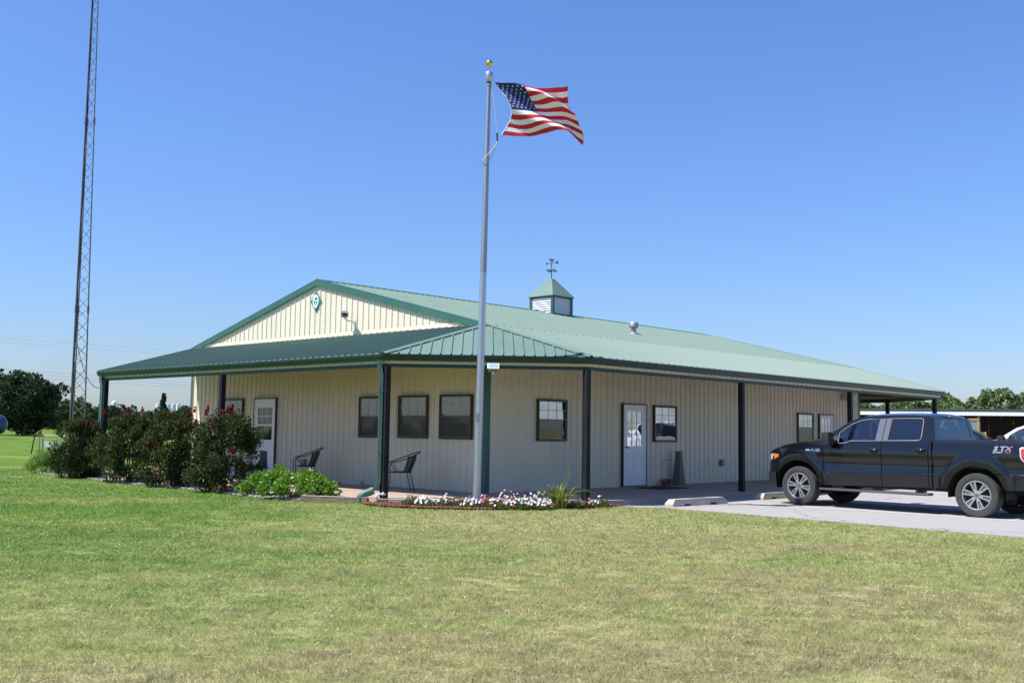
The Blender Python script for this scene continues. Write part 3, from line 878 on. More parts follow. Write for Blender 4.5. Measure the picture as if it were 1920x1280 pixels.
# windows: a proud frame, two sashes, muntins, blind or dim room behind
def window(fr, s0, s1, z0, z1, label, film=False, blind=True, map_lit=False):
    w = MB(); t = 0.05
    def bx(m, a0, a1, b0, b1, h0, h1):
        m.prism([(a0, b0), (a1, b0), (a1, b1), (a0, b1)], h0, h1, fr)
    f = 0.035
    for a0, a1, b0, b1 in ((s0, s1, z0, z0+f), (s0, s1, z1-f, z1), (s0, s0+f, z0+f, z1-f), (s1-f, s1, z0+f, z1-f)):
        bx(w, a0, a1, b0, b1, -.004, t)
    o = w.build('window', M['bronze'], B); o['label'] = label
    a, b_, zm = s0+f, s1-f, (z0+z1)/2 + .01
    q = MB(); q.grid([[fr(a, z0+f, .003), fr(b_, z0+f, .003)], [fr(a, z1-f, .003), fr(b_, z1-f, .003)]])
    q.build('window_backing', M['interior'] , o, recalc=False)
    # sashes
    for nm, c0, c1, h in (('upper_sash', zm-.012, z1-f, .030), ('lower_sash', z0+f, zm+.014, .040)):
        q = MB(); e = .022
        for a0, a1, b0, b1 in ((a, b_, c0, c0+e), (a, b_, c1-e, c1), (a, a+e, c0+e, c1-e), (b_-e, b_, c0+e, c1-e)):
            bx(q, a0, a1, b0, b1, h-.012, h+.004)
        s = q.build(nm, M['bronze_light'], o)
        q = MB(); q.grid([[fr(a+e, c0+e, h-.004), fr(b_-e, c0+e, h-.004)], [fr(a+e, c1-e, h-.004), fr(b_-e, c1-e, h-.004)]])
        up = nm == 'upper_sash'
        q.build('pane', M['glass_film'] if (film and up) else M['glass'], o, recalc=False)
    q = MB(); e = .022
    for k in (1, 2):
        x = a+e + (b_-a-2*e)*k/3
        bx(q, x-.007, x+.007, zm+.01, z1-f-e, .0275, .031)
    y = (zm + z1-f)/2
    bx(q, a+e, b_-e, y-.007, y+.007, .0277, .0308)
    q.build('muntin', M['muntin'], o)
    if blind:
        q = MB(); n = int((z1-z0-.1)/.026)
        for k in range(n):
            z = z0+f+.02+k*.026
            q.add([fr(a+.02, z, .006), fr(b_-.02, z, .006), fr(b_-.02, z+.021, .013), fr(a+.02, z+.021, .013)], [(0, 1, 2, 3)])
        q.build('blind', M['blind'], o, recalc=False)
        q = MB(); q.grid([[fr(a+e, z0+f+e, .041), fr(b_-e, z0+f+e, .041)], [fr(a+e, zm-.01, .041), fr(b_-e, zm-.01, .041)]])
        q.build('insect_screen', M['screen_mesh'], o, recalc=False)
    return o
def screen_material():
    m, nt, b = new_mat('insect_screen')
    N, L = nt.nodes, nt.links
    b.inputs['Base Color'].default_value = (0.05, 0.046, 0.043, 1); b.inputs['Roughness'].default_value = .8
    t = N.new('ShaderNodeBsdfTransparent'); ms = N.new('ShaderNodeMixShader'); ms.inputs['Fac'].default_value = .5
    L.new(t.outputs[0], ms.inputs[1]); L.new(b.outputs[0], ms.inputs[2]); L.new(ms.outputs[0], N['Material Output'].inputs['Surface'])
    return m
M['screen_mesh'] = screen_material()
FRF = lambda s, z, h: (-.026-h, s, z)          # front wall frame (s = v)
FRR = lambda s, z, h: (s, -.026-h, z)          # long wall frame (s = u)
window(FRF, 9.50, 10.52, 1.24, 2.24, 'bronze window left of the pet door, half behind the crape myrtle')
window(FRF, 3.30, 4.32, 1.24, 2.23, 'bronze window with blinds half behind the downspout')
window(FRF, 1.83, 2.85, 1.25, 2.24, 'bronze window with blinds, middle of three on the gable wall')
window(FRF, 0.38, 1.42, 1.25, 2.24, 'bronze window with blinds nearest the flagpole')
window(FRR, 1.62, 2.64, 1.23, 2.19, 'reflecting window left of the black porch post', True, False)
window(FRR, 6.14, 7.16, 1.22, 2.17, 'reflecting window right of the white door', True, False)
window(FRR, 13.82, 14.84, 1.22, 2.15, 'small far window left of the far white door', True, False)

# doors
def door(fr, s0, s1, z0, z1, kind, label, hinge=1):
    def bx(m, a0, a1, b0, b1, h0, h1): m.prism([(a0, b0), (a1, b0), (a1, b1), (a0, b1)], h0, h1, fr)
    m = MB(); e = .03
    for a0, a1, b0, b1 in ((s0, s0+e, z0, z1), (s1-e, s1, z0, z1), (s0+e, s1-e, z1-e, z1)):
        bx(m, a0, a1, b0, b1, -.004, .055)
    o = m.build('door', M['bronze'], B); o['label'] = label
    a, b_ = s0+e, s1-e
    m = MB(); j = .05
    for a0, a1, b0, b1 in ((a, a+j, z0, z1-e), (b_-j, b_, z0, z1-e), (a+j, b_-j, z1-e-j, z1-e)):
        bx(m, a0, a1, b0, b1, -.004, .046)
    m.build('door_frame', M['white'], o)
    a += j+.004; b_ -= j+.004; zt = z1-e-j-.004; zb = z0+.015
    w = b_-a
    def ringed(loops_holes, h):
        outer = [(a, zb), (b_, zb), (b_, zt), (a, zt)]
        q = MB(); q.poly([fr(x, z, h) for x, z in outer], [[fr(x, z, h) for x, z in hl] for hl in loops_holes])
        for hl in loops_holes:
            k = len(hl)
            q.add([fr(x, z, h) for x, z in hl] + [fr(x, z, h-.02) for x, z in hl], [(i, (i+1) % k, k+(i+1) % k, k+i) for i in range(k)])
        return q
    rect = lambda x0, x1, y0, y1: [(x0, y0), (x1, y0), (x1, y1), (x0, y1)]
    if kind == 'storm':
        holes = [rect(a+.10, b_-.10, zb+.98, zb+1.85), rect(a+.27, b_-.27, zb+.20, zb+.68)]
        gl = [rect(a+.10, b_-.10, zb+.98, zb+1.85)]
    elif kind == 'nine':
        holes = [rect(a+.11, b_-.11, zb+.98, zb+1.86)]; gl = holes
    else:
        holes = [rect(a+.10, b_-.10, zb+.22, zb+1.86)]; gl = holes
    ringed(holes, .034).build('door_leaf', M['white'], o)
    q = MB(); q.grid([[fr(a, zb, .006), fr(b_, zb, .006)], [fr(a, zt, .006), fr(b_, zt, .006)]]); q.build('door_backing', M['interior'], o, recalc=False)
    for g_ in gl:
        x0, x1, y0, y1 = g_[0][0], g_[1][0], g_[0][1], g_[2][1]
        q = MB(); q.grid([[fr(x0, y0, .020), fr(x1, y0, .020)], [fr(x0, y1, .020), fr(x1, y1, .020)]])
        q.build('pane', M['glass_film'] if kind != 'storm' else M['glass'], o, recalc=False)
        q = MB(); t = .009
        if kind == 'storm':
            ym = (y0+y1)/2-.04
            bx(q, x0, x1, ym-.022, ym+.022, .018, .032)
            for k in (1, 2): x = x0+(x1-x0)*k/3; bx(q, x-t, x+t, ym+.02, y1, .0215, .027)
            y = (ym+y1)/2; bx(q, x0, x1, y-t, y+t, .0217, .0268)
        else:
            nx, ny = (3, 3) if kind == 'nine' else (3, 5)
            for k in range(1, nx): x = x0+(x1-x0)*k/nx; bx(q, x-t, x+t, y0, y1, .0215, .029)
            for k in range(1, ny): y = y0+(y1-y0)*k/ny; bx(q, x0, x1, y-t, y+t, .0217, .0287)
        q.build('muntin', M['white'], o)
    if kind == 'storm':
        q = MB(); x0, x1, y0, y1 = a+.27, b_-.27, zb+.20, zb+.68
        q.grid([[fr(x0, y0, .016), fr(x1, y0, .016)], [fr(x0, y1, .016), fr(x1, y1, .016)]]); q.build('pet_flap', M['screen'], o, recalc=False)
    if kind == 'nine':
        q = MB()
        for x0, x1 in ((a+.11, a+w/2-.05), (a+w/2+.05, b_-.11)):
            for y0, y1 in ((zb+.14, zb+.26), (zb+.34, zb+.80)):
                for r0, r1, c0, c1 in ((x0, x1, y0, y0+.018), (x0, x1, y1-.018, y1), (x0, x0+.018, y0, y1), (x1-.018, x1, y0, y1)):
                    bx(q, r0, r1, c0, c1, .0335, .041)
        q.build('door_moulding', M['white'], o)
    q = MB(); hx = (a+.06) if hinge > 0 else (b_-.06)
    p = Vector(fr(hx, zb+.95, .034)); d = Vector(fr(hx, zb+.95, .09)); 
    q.tube([p, p.lerp(d, .6)], .012, 8); q.sphere(tuple(d), .028, 10, 6); q.build('door_handle', M['galv'], o, smooth=True)
    q = MB(); bx(q, s0, s1, z0-.02, z0+.014, -.004, .07); q.build('threshold', M['galv_dark'], o)
    return o
door(FRF, 7.86, 8.93, 0.12, 2.24, 'storm', 'white storm door with a pet flap behind the crape myrtle', -1)
door(FRR, 4.79, 5.80, 0.12, 2.18, 'nine', 'white nine light door on the long wall', 1)
door(FRR, 15.24, 16.25, 0.12, 2.14, 'full', 'far white door with many panes above the truck hood', 1)
# wall boxes and loose wall fittings
def wbox(fr, s, z, w, h, d, nm, mat, lab=None):
    m = MB(); m.prism([(s-w/2, z-h/2), (s+w/2, z-h/2), (s+w/2, z+h/2), (s-w/2, z+h/2)], -.004, d, fr)
    m.prism([(s-w/2-.012, z+h/2-.01), (s+w/2+.012, z+h/2-.01), (s+w/2+.012, z+h/2+.01), (s-w/2-.012, z+h/2+.01)], -.003, d+.012, fr)
    o = m.build(nm, mat, B)
    if lab: o['label'] = lab
wbox(FRR, 9.40, .64, .13, .17, .07, 'outlet_box', M['grey_box'], 'small grey outlet box low on the long wall')
wbox(FRF, 6.55, .56, .12, .15, .07, 'outlet_box', M['grey_box'], 'small outlet box behind the left chair')
# downspouts
def downspout(u, v, ou, ov_, label):
    """rectangular pipe on the outer face of a post, ending in a round drain elbow"""
    m = MB()
    d = Vector((ou, ov_, 0)).normalized(); s = Vector((-d.y, d.x, 0))
    def ring(p, w=.05, t=.038): return [p - s*w - d*t, p + s*w - d*t, p + s*w + d*t, p - s*w + d*t]
    P = Vector((u, v, 0))
    path = [P+d*.15+Vector((0, 0, 2.80)), P+d*.15+Vector((0, 0, 2.70)), P+d*.105+Vector((0, 0, 2.52)), P+d*.105+Vector((0, 0, 1.9)), P+d*.108+Vector((0, 0, 1.2)), P+d*.105+Vector((0, 0, .42)), P+d*.16+Vector((0, 0, .30)), P+d*.26+Vector((0, 0, .22))]
    rows = [ring(p) + [ring(p)[0]] for p in path]
    m.grid([[tuple(q) for q in r] for r in rows])
    o = m.build('downspout', M['downspout'], B, recalc=True); o['label'] = label
    m = MB()
    e = [P+d*.20+Vector((0, 0, .26)), P+d*.30+Vector((0, 0, .215)), P+d*.38+Vector((0, 0, .19)), P+d*.44+Vector((0, 0, .13)), P+d*.46+Vector((0, 0, .05)), P+d*.46+Vector((0, 0, -.03))]
    m.tube([tuple(q) for q in e], .075, 14)
    m.tube([tuple(e[3]+Vector((0,0,0))), tuple(e[3]+(e[4]-e[3])*.4)], .084, 14)
    m.build('drain_elbow', M['downspout'], o, smooth=True, angle=50)
    m = MB()
    for z in (2.2, 1.0): 
        c = P+d*.105+Vector((0, 0, z)); m.obox(tuple(c), tuple(s*.056), tuple(d*.045), (0, 0, .015))
    m.build('strap', M['downspout'], o)
M['downspout'] = pmat('faded_green_downspout', (0.075, 0.155, 0.125), 0.45, var=.12, vscale=5)
downspout(-PD, 0.0, -1, .75, 'faded green downspout with a round drain elbow at the near post')
downspout(-PD, BW-.3, -.6, 1, 'green downspout on the far left corner post')
# side hood on the far wall and a light under the far eave
m = MB()
m.prism([(BW+.03, 2.47), (BW+.60, 2.05), (BW+.60, 1.55), (BW+.03, 1.55)], .35, 1.9, lambda a, b_, h: (h, a, b_))
o = m.build('side_hood', M['green'], B); o['label'] = 'green metal hood jutting from the far left wall'
# rows of sheet screws, too small to pick apart
m = MB()
for z in (.32, 1.30, 2.52):
    for k in range(56):
        v = (k+.5)*BW/56 + .028
        if any(a-.05 < v < b_+.05 and z0_ < z < z1_ for a, b_, z0_, z1_ in ((9.5, 10.52, 1.2, 2.3), (3.3, 4.32, 1.2, 2.3), (1.83, 2.85, 1.2, 2.3), (.38, 1.42, 1.2, 2.3), (7.86, 8.93, 0, 2.3))): continue
        m.box(-.006, .001, v-.008, v+.008, z-.008, z+.008)
    for k in range(80):
        u = (k+.5)*BL/80 + .03
        if any(a-.05 < u < b_+.05 and z0_ < z < z1_ for a, b_, z0_, z1_ in ((1.62, 2.64, 1.2, 2.2), (6.14, 7.16, 1.2, 2.2), (13.82, 14.84, 1.2, 2.2), (4.79, 5.8, 0, 2.2), (15.24, 16.25, 0, 2.2))): continue
        m.box(u-.008, u+.008, -.006, .001, z-.008, z+.008)
o = m.build('wall_screws', pmat('rusty_screw', (.16, .12, .085), .7, var=.3, vscale=9), B); o['kind'] = 'stuff'
m = MB(); m.box(16.9, 17.25, -.42, -.02, 2.62, 2.80, .03); o = m.build('eave_light', M['white_dull'], B); o['label'] = 'white light box under the far eave'

# ------------------------------------------------------------------ leaves
def leaf_cloud(name, P, D, size, mat, parent=None, aspect=0.5, seed=0, jit=0.9, fold=0.18, kind=None, build=True):
    """many small folded leaves at points P pointing roughly along D"""
    r = np.random.default_rng(seed)
    n = len(P)
    D = D + r.normal(0, jit, (n, 3)); D /= np.linalg.norm(D, axis=1)[:, None] + 1e-9
    S = np.cross(D, r.normal(0, 1, (n, 3))); S /= np.linalg.norm(S, axis=1)[:, None] + 1e-9
    Nn = np.cross(D, S)
    s = (r.uniform(size[0], size[1], n))[:, None]
    V = np.empty((n, 4, 3))
    V[:, 0] = P - D*s*.5
    V[:, 1] = P + S*s*aspect*.5 + Nn*s*fold
    V[:, 2] = P + D*s*.5
    V[:, 3] = P - S*s*aspect*.5 + Nn*s*fold
    me = bpy.data.meshes.new(name)
    me.vertices.add(n*4); me.loops.add(n*6); me.polygons.add(n*2)
    me.vertices.foreach_set('co', V.reshape(-1))
    idx = (np.array([0, 1, 2, 0, 2, 3])[None] + (np.arange(n)*4)[:, None]).reshape(-1).astype(np.int32)
    me.loops.foreach_set('vertex_index', idx)
    me.polygons.foreach_set('loop_start', np.arange(0, n*6, 3, dtype=np.int32))
    me.update(calc_edges=True)
    me.materials.append(mat)
    if not build: return me
    return linked(name, me, parent)

def blob_points(r, centers, radii, per, shell=0.55):
    """points in a set of balls, thicker toward the outside"""
    P, D = [], []
    for c, R in zip(centers, radii):
        k = max(1, int(per*(R/np.mean(radii))**2))
        d = r.normal(0, 1, (k, 3)); d /= np.linalg.norm(d, axis=1)[:, None]
        q = r.uniform(shell, 1.0, k)[:, None]**.7
        P.append(c + d*q*R*np.array([1, 1, .85])); D.append(d + np.array([0, 0, .35]))
    return np.concatenate(P), np.concatenate(D)

# ------------------------------------------------------------------ flagpole and flag
FX, FY = -0.63, 19.82
fp = thing('flagpole', 'tall silver flagpole with a gold ball rising from the flower bed', 'flagpole', (FX, FY, 0))
def pole_x(z): return 0.012*z
m = MB()
zs = [0.0, .4, 1.5, 3, 4.5, 6, 7.2, 8.30]
rr = [.077, .077, .076, .071, .064, .056, .048, .042]
cut = 3.7
m.tube([(pole_x(z), 0, z) for z in zs if z <= 4.6], [q for z, q in zip(zs, rr) if z <= 4.6], 20)
m.build('lower_pole', M['alu'], fp, smooth=True, angle=60)
m = MB(); m.tube([(pole_x(z), 0, z) for z in zs if z >= 4.4], [q for z, q in zip(zs, rr) if z >= 4.4], 20)
m.build('upper_pole', M['alu_worn'], fp, smooth=True, angle=60)
m = MB(); m.lathe([(.05, 8.27), (.055, 8.30), (.076, 8.34), (.078, 8.46), (.072, 8.475), (.001, 8.48)], 20, 'Z', (pole_x(8.4), 0, 0)); m.build('pole_cap', M['alu'], fp, smooth=True, angle=35)
m = MB(); m.lathe([(.056, 8.285), (.03, 8.22), (.05, 8.20)], 16, 'Z', (pole_x(8.3), 0, 0)); m.build('pulley', M['vane'], fp, smooth=True)
m = MB(); m.tube([(pole_x(8.5), 0, 8.47), (pole_x(8.6), 0, 8.60)], .009, 8); m.build('spindle', M['alu'], fp)
m = MB(); m.sphere((pole_x(8.66), 0, 8.665), .068, 20, 14); m.build('gold_ball', M['gold'], fp, smooth=True)
m = MB(); m.lathe([(.001, .045), (.10, .045), (.15, .03), (.16, .0)], 20, 'Z', (0, 0, .03)); m.build('base_collar', M['alu'], fp, smooth=True, angle=40)
m = MB(); m.box(-.035, .035, -.115, -.075, 1.62, 1.80, .008); m.tube([(0, -.10, 1.74), (0, -.16, 1.75)], .012, 8); m.build('cleat', M['alu_worn'], fp)
m = MB()
m.tube([(.14, -.02, 8.30), (.20, -.03, 7.9), (.25, -.02, 7.5), (.275, -.01, 7.24)], .006, 6)
m.build('halyard', M['rope'], fp)
m = MB()
m.tube([(.275, -.01, 7.26), (.285, -.01, 7.10)], .016, 8)
m.build('snap_weight', M['black'], fp)
m = MB()
loop = [(.285, -.01, 7.10), (.26, -.03, 7.02), (.20, -.07, 6.92), (.10, -.085, 6.80), (.02, -.08, 6.72), (-.01, -.055, 6.68), (.0, .0, 6.67), (.05, .075, 6.70), (.14, .07, 6.76), (.2, .04, 6.86), (.25, .01, 6.98), (.282, 0, 7.08)]
m.tube(loop, .009, 6); m.build('rope_loop', M['rope'], fp)

FLAG_Y = FY
def fpx(px, py): return (-0.43 + (px-926)*.0105, 8.30 - (py-153)*.01069)
hoist = [fpx(*p) for p in ((926, 153), (938, 168), (951, 184), (958, 199), (960, 213), (957, 226), (950, 240), (942, 254))]
top = [fpx(*p) for p in ((926, 153), (945, 156), (983, 160), (1010, 161), (1035, 163), (1055, 163), (1065, 161))]
bot = [fpx(*p) for p in ((942, 254), (965, 255), (990, 254), (1015, 249), (1045, 247), (1065, 249), (1080, 257), (1095, 266))]
fly = [fpx(*p) for p in ((1065, 161), (1064, 172), (1066, 184), (1073, 203), (1081, 221), (1090, 238), (1097, 251), (1095, 266))]
def curve(pts, t):
    P = np.array(pts); d = np.r_[0, np.cumsum(np.linalg.norm(np.diff(P, axis=0), axis=1))]; d /= d[-1]
    return np.array([np.interp(t, d, P[:, 0]), np.interp(t, d, P[:, 1])])
def flag_pt(s, t):
    """s from hoist to fly, t from top to bottom"""
    c0, c1, d0, d1 = curve(top, s), curve(bot, s), curve(hoist, t), curve(fly, t)
    b = (1-s)*(1-t)*np.array(top[0]) + s*(1-t)*np.array(top[-1]) + (1-s)*t*np.array(bot[0]) + s*t*np.array(bot[-1])
    q = (1-t)*c0 + t*c1 + (1-s)*d0 + s*d1 - b
    amp = min(1.0, .25+1.1*s)
    y = .13*math.sin(2*math.pi*(1.55*t - 1.25*s) + .6)*amp + .05*math.sin(2*math.pi*(2.9*t-2.0*s)+1.9)*amp + .05*math.sin(2*math.pi*(1.1*s)+.3*t)*s
    dz = .010*math.sin(2*math.pi*(2.1*s-.8*t))
    return (float(q[0]), y, float(q[1])+dz*math.sin(math.pi*t))
flag = thing('flag', 'american flag with red and white stripes flying from the pole', 'flag', (0, FLAG_Y, 0))
ns, nt_ = 60, 52
P_ = [[flag_pt(i/ns, j/nt_) for i in range(ns+1)] for j in range(nt_+1)]
for k in range(13):
    m = MB()
    j0, j1 = k*4, k*4+4
    i0 = 24 if k < 7 else 0
    m.grid([[P_[j][i] for i in range(i0, ns+1)] for j in range(j0, j1+1)])
    m.build('stripe', M['flag_red'] if k % 2 == 0 else M['flag_white'], flag, smooth=True, recalc=False)
m = MB(); m.grid([[P_[j][i] for i in range(25)] for j in range(29)]); m.build('canton', M['flag_blue'], flag, smooth=True, recalc=False)
def flag_off(s, t, o):
    p = Vector(flag_pt(s, t)); a = Vector(flag_pt(s+.01, t)) - p; b_ = Vector(flag_pt(s, t+.01)) - p
    n = a.cross(b_).normalized()
    return p + n*o
for row in range(9):
    for c in range(6 if row % 2 == 0 else 5):
        s0 = .4*((2*c+1 + (row % 2))/12.0); t0 = (7/13)*((row+1)/10.0)
        m = MB()
        for o in (.006, -.006):
            ring = []
            for k in range(10):
                rad_ = .021 if k % 2 == 0 else .0085
                a = math.pi*2*k/10 - math.pi/2
                ring.append(tuple(flag_off(s0+rad_*math.cos(a)/1.55, t0+rad_*math.sin(a)/1.0, o)))
            c_ = tuple(flag_off(s0, t0, o))
            m.add([c_]+ring, [(0, 1+k, 1+(k+1) % 10) for k in range(10)])
        m.build('star', M['flag_white'], flag, recalc=False)
m = MB(); m.tube([(hoist[i][0], flag_pt(0, i/7)[1], hoist[i][1]) for i in range(8)], .008, 6); m.build('header_tape', M['flag_white'], flag)

# ------------------------------------------------------------------ lattice tower
TX, TY = -13.33, 31.75
tw = thing('radio_tower', 'tall thin triangular lattice tower left of the building', 'tower', (TX, TY, 0))
def twR(z): return .27 - .0106*z
def leg_pt(k, z):
    a = rad(12) + k*2*math.pi/3
    return Vector((twR(z)*math.cos(a) - .007*z, twR(z)*math.sin(a), z))
TH = 21.0
for k in range(3):
    m = MB(); m.tube([leg_pt(k, z) for z in (-.1, 5.5, 11, 16, TH)], [.024, .022, .018, .015, .013], 8); m.build('leg', M['galv_dark'], tw)
unit = MB().tube([(0, 0, 0), (0, 0, 1)], 1.0, 5).build('brace', M['galv_dark'], tw)
first = True
z = .15; i = 0
while z < TH-.4:
    h = .385 - .004*z
    for k in range(3):
        a, b_ = (k, (k+1) % 3) if i % 2 == 0 else ((k+1) % 3, k)
        p, q = leg_pt(a, z), leg_pt(b_, z+h)
        d = q-p
        o = unit if first else linked('brace', unit.data, tw)
        first = False
        o.location = p; o.rotation_mode = 'QUATERNION'; o.rotation_quaternion = d.to_track_quat('Z', 'Y')
        r_ = .0095 if z < 5 else .0075
        o.scale = (r_, r_, d.length)
    z += h; i += 1
for zc in (5.0, 10.95, 16.5):
    for k in range(3):
        m = MB(); p = leg_pt(k, zc); m.tube([p-Vector((0, 0, .12)), p+Vector((0, 0, .12))], .036, 8); m.build('splice_sleeve', M['galv_dark'], tw)
m = MB(); pts = [Vector((twR(z)*-.30-.007*z + .012*math.sin(z*3), -.6*twR(z), z)) for z in np.linspace(.3, TH-.5, 40)]
m.tube(pts, .021, 6); m.build('coax_cable', M['black'], tw)
# cable from tower to the porch post
w0 = Vector((TX, TY, 0)) + leg_pt(1, 4.0); w1 = Vector(uv2w(-PD-.05, BW-.25, 2.52))
cbm = MB(); cbm.tube([w0.lerp(w1, t) - Vector((0, 0, .9*4*t*(1-t)*.55)) for t in np.linspace(0, 1, 24)], .011, 6)
tag(cbm.build('drop_cable', M['black']), 'black cable sagging from the lattice tower to the porch post', 'cable')
# overhead lines, poles stand outside the view
lines = [((-70, 146), (-56, 179), 9.0), ((-70, 146), (-56, 179), 8.52), ((-70, 146), (-56, 179), 8.05), ((-76, 152), (-58, 172), 14.0), ((-76, 152), (-58, 172), 13.4)]
for k, (a, b_, z) in enumerate(lines):
    a, b_ = Vector((*a, z)), Vector((*b_, z)); d = b_-a
    m = MB(); m.tube([a + d*t for t in np.linspace(-2.2, 6, 14)], .013 if k < 3 else .009, 5)
    tag(m.build('power_line', M['galv_dark']), ['highest of the three lower overhead wires on the left', 'middle of the three lower overhead wires on the left', 'lowest overhead wire on the left', 'upper of the two faint high wires on the left', 'lower of the two faint high wires on the left'][k], 'wire', 'overhead wires')

# ------------------------------------------------------------------ crape myrtles
def crape_myrtle(u, v, h, w, seed, label, nb):
    x, y, _ = uv2w(u, v)
    t = thing('crape_myrtle', label, 'shrub', (x, y, 0), 0, 'crape myrtles along the front porch')
    r = np.random.default_rng(seed)
    st = MB(); tips = []
    for k in range(9):
        a = r.uniform(0, 6.28); sp = r.uniform(.1, .42)*w
        p0 = Vector((r.uniform(-.08, .08), r.uniform(-.08, .08), -.03)); p2 = Vector((math.cos(a)*sp, math.sin(a)*sp, h*r.uniform(.6, .9))); p1 = p0.lerp(p2, .45)+Vector((r.uniform(-.05, .05), r.uniform(-.05, .05), .08))
        st.tube([p0, p1, p2], [.016, .012, .005], 6)
    st.build('stem', M['bark'], t)
    nc = 96
    cs, rs = [], []
    while len(cs) < nc:
        z = r.uniform(.06, .98)
        env = (.42+.58*math.sin(math.pi*min(1, z*.62+.22)))*(1.0 if z < .72 else 1-(z-.72)*1.55)
        a = r.uniform(0, 6.28); q = math.sqrt(r.uniform(.06, 1))*env*w*.5
        cs.append(np.array([math.cos(a)*q, math.sin(a)*q, z*h*.93])); rs.append(r.uniform(.15, .25))
    for k in range(5):    # loose leading shoots break the outline
        a = r.uniform(0, 6.28); q = r.uniform(.1, .45)*w
        zz = h*r.uniform(.82, 1.02)
        for j in range(4): cs.append(np.array([math.cos(a)*q*(1-.04*j), math.sin(a)*q*(1-.04*j), zz-.085*j])); rs.append(.055+.012*j)
    P, D = blob_points(r, cs, rs, 100, .2)
    leaf_cloud('foliage', P, D, (.046, .088), M['leaf_myrtle'], t, .52, seed)
    bc, br = [], []
    for k in range(nb):
        a = r.uniform(0, 6.28); q = r.uniform(.05, .5)*w; zz = h*r.uniform(.76, 1.0) if k < nb*.75 else h*r.uniform(.25, .7)
        if k >= nb*.75: a = r.uniform(3.5, 5.9); q = .46*w
        for j in range(3): bc.append(np.array([math.cos(a)*q, math.sin(a)*q, zz+.05*j])); br.append(.05-.009*j)
    P, D = blob_points(r, bc, br, 26, .2)
    leaf_cloud('blooms', P, D, (.022, .046), M['bloom_red'], t, .8, seed+1, 1.2)['kind'] = 'stuff'
    return t
crape_myrtle(-3.35, 12.25, 1.72, 1.45, 21, 'leftmost crape myrtle, beside the lattice tower, with few red blooms', 4)
crape_myrtle(-3.40, 9.35, 1.82, 1.62, 22, 'second crape myrtle from the tower, loose red blooms on top', 8)
crape_myrtle(-3.38, 7.05, 1.84, 1.55, 23, 'third crape myrtle from the tower, most red blooms on top', 14)
crape_myrtle(-3.42, 4.75, 1.84, 1.62, 24, 'rightmost crape myrtle in front of the white storm door', 11)

def low_shrub(name, label, loc, rx, ry, h, seed, mat, n, size, rz=0.0, nc=60, cat='shrub'):
    t = thing(name, label, cat, loc, rz)
    r = np.random.default_rng(seed)
    cs, rs = [], []
    for k in range(nc):
        a = r.uniform(0, 6.28); q = math.sqrt(r.uniform(0, 1))
        zz = h*(.18+.62*math.sqrt(max(0, 1-q*q)))*r.uniform(.75, 1.12)
        cs.append(np.array([math.cos(a)*q*rx, math.sin(a)*q*ry, zz])); rs.append(r.uniform(.10, .17)*h/.55)
    P, D = blob_points(r, cs, rs, n/nc, .3)
    P[:, 2] = np.maximum(P[:, 2], .01)
    D[:, 2] += .3
    leaf_cloud('foliage', P, D, size, mat, t, .68, seed)
    m = MB()
    for k in range(14):
        a = r.uniform(0, 6.28); q = r.uniform(.2, .8)
        m.tube([(math.cos(a)*.1*rx, math.sin(a)*.1*ry, -.02), (math.cos(a)*q*rx*.6, math.sin(a)*q*ry*.6, h*.35), (math.cos(a)*q*rx, math.sin(a)*q*ry, h*.6)], [.008, .006, .003], 5)
    m.build('stem', M['bark'], t)
    return t
x, y, _ = uv2w(-3.48, 2.25)
low_shrub('leafy_shrub', 'low bright green leafy shrub spilling over the gravel bed', (x, y, 0), 1.28, .55, .62, 31, M['leaf_bright'], 7000, (.05, .09), BROT+math.pi/2+.12, 85)
low_shrub('yellow_shrub', 'small yellow green feathery shrub at the tower foot', (-13.85, 30.9, 0), .40, .36, .68, 32, M['leaf_yellow'], 6000, (.03, .06), 0, 45)

# ------------------------------------------------------------------ flower bed
def flower_mesh(m, p, nrm, R, r):
    nrm = Vector(nrm).normalized(); a = nrm.orthogonal().normalized(); b_ = nrm.cross(a)
    ph = r.uniform(0, 6.28)
    ring = []
    for k in range(10):
        q = R*(1.0 if k % 2 == 0 else .78); t = ph+2*math.pi*k/10
        ring.append(Vector(p)+a*q*math.cos(t)+b_*q*math.sin(t)+nrm*R*.25)
    m.add([Vector(p)-nrm*R*.12]+ring, [(0, 1+k, 1+(k+1) % 10) for k in range(10)])
def petunia(x, y, R, h, cols, label, seed, nf):
    t = thing('petunia', label, 'flower', (x, y, .03), 0, 'petunias in the mulch bed')
    r = np.random.default_rng(seed)
    n = int(420*R/.2)
    a = r.uniform(0, 6.28, n); q = np.sqrt(r.uniform(0, 1, n))*R; zz = h*(1-.7*(q/R)**2)*r.uniform(.1, 1.0, n)
    P = np.stack([np.cos(a)*q, np.sin(a)*q, zz], -1); D = np.stack([np.cos(a), np.sin(a), np.full(n, .7)], -1)
    leaf_cloud('foliage', P, D, (.025, .055), M['leaf_petunia'], t, .55, seed)
    for mat, frac in cols:
        m = MB()
        for k in range(int(nf*frac)):
            a_ = r.uniform(0, 6.28); q_ = math.sqrt(r.uniform(0, 1))*R*1.02
            z_ = h*(1.05-.72*(q_/R)**2)*r.uniform(.72, 1.1)+.015
            flower_mesh(m, (math.cos(a_)*q_, math.sin(a_)*q_, z_), (math.cos(a_)*.7+r.uniform(-.4, .4), math.sin(a_)*.7-.45, .75), r.uniform(.018, .031), r)
        m.build('blooms', M[mat], t, recalc=False)['kind'] = 'stuff'
W_, K_, U_ = 'pet_white', 'pet_pink', 'pet_purple'
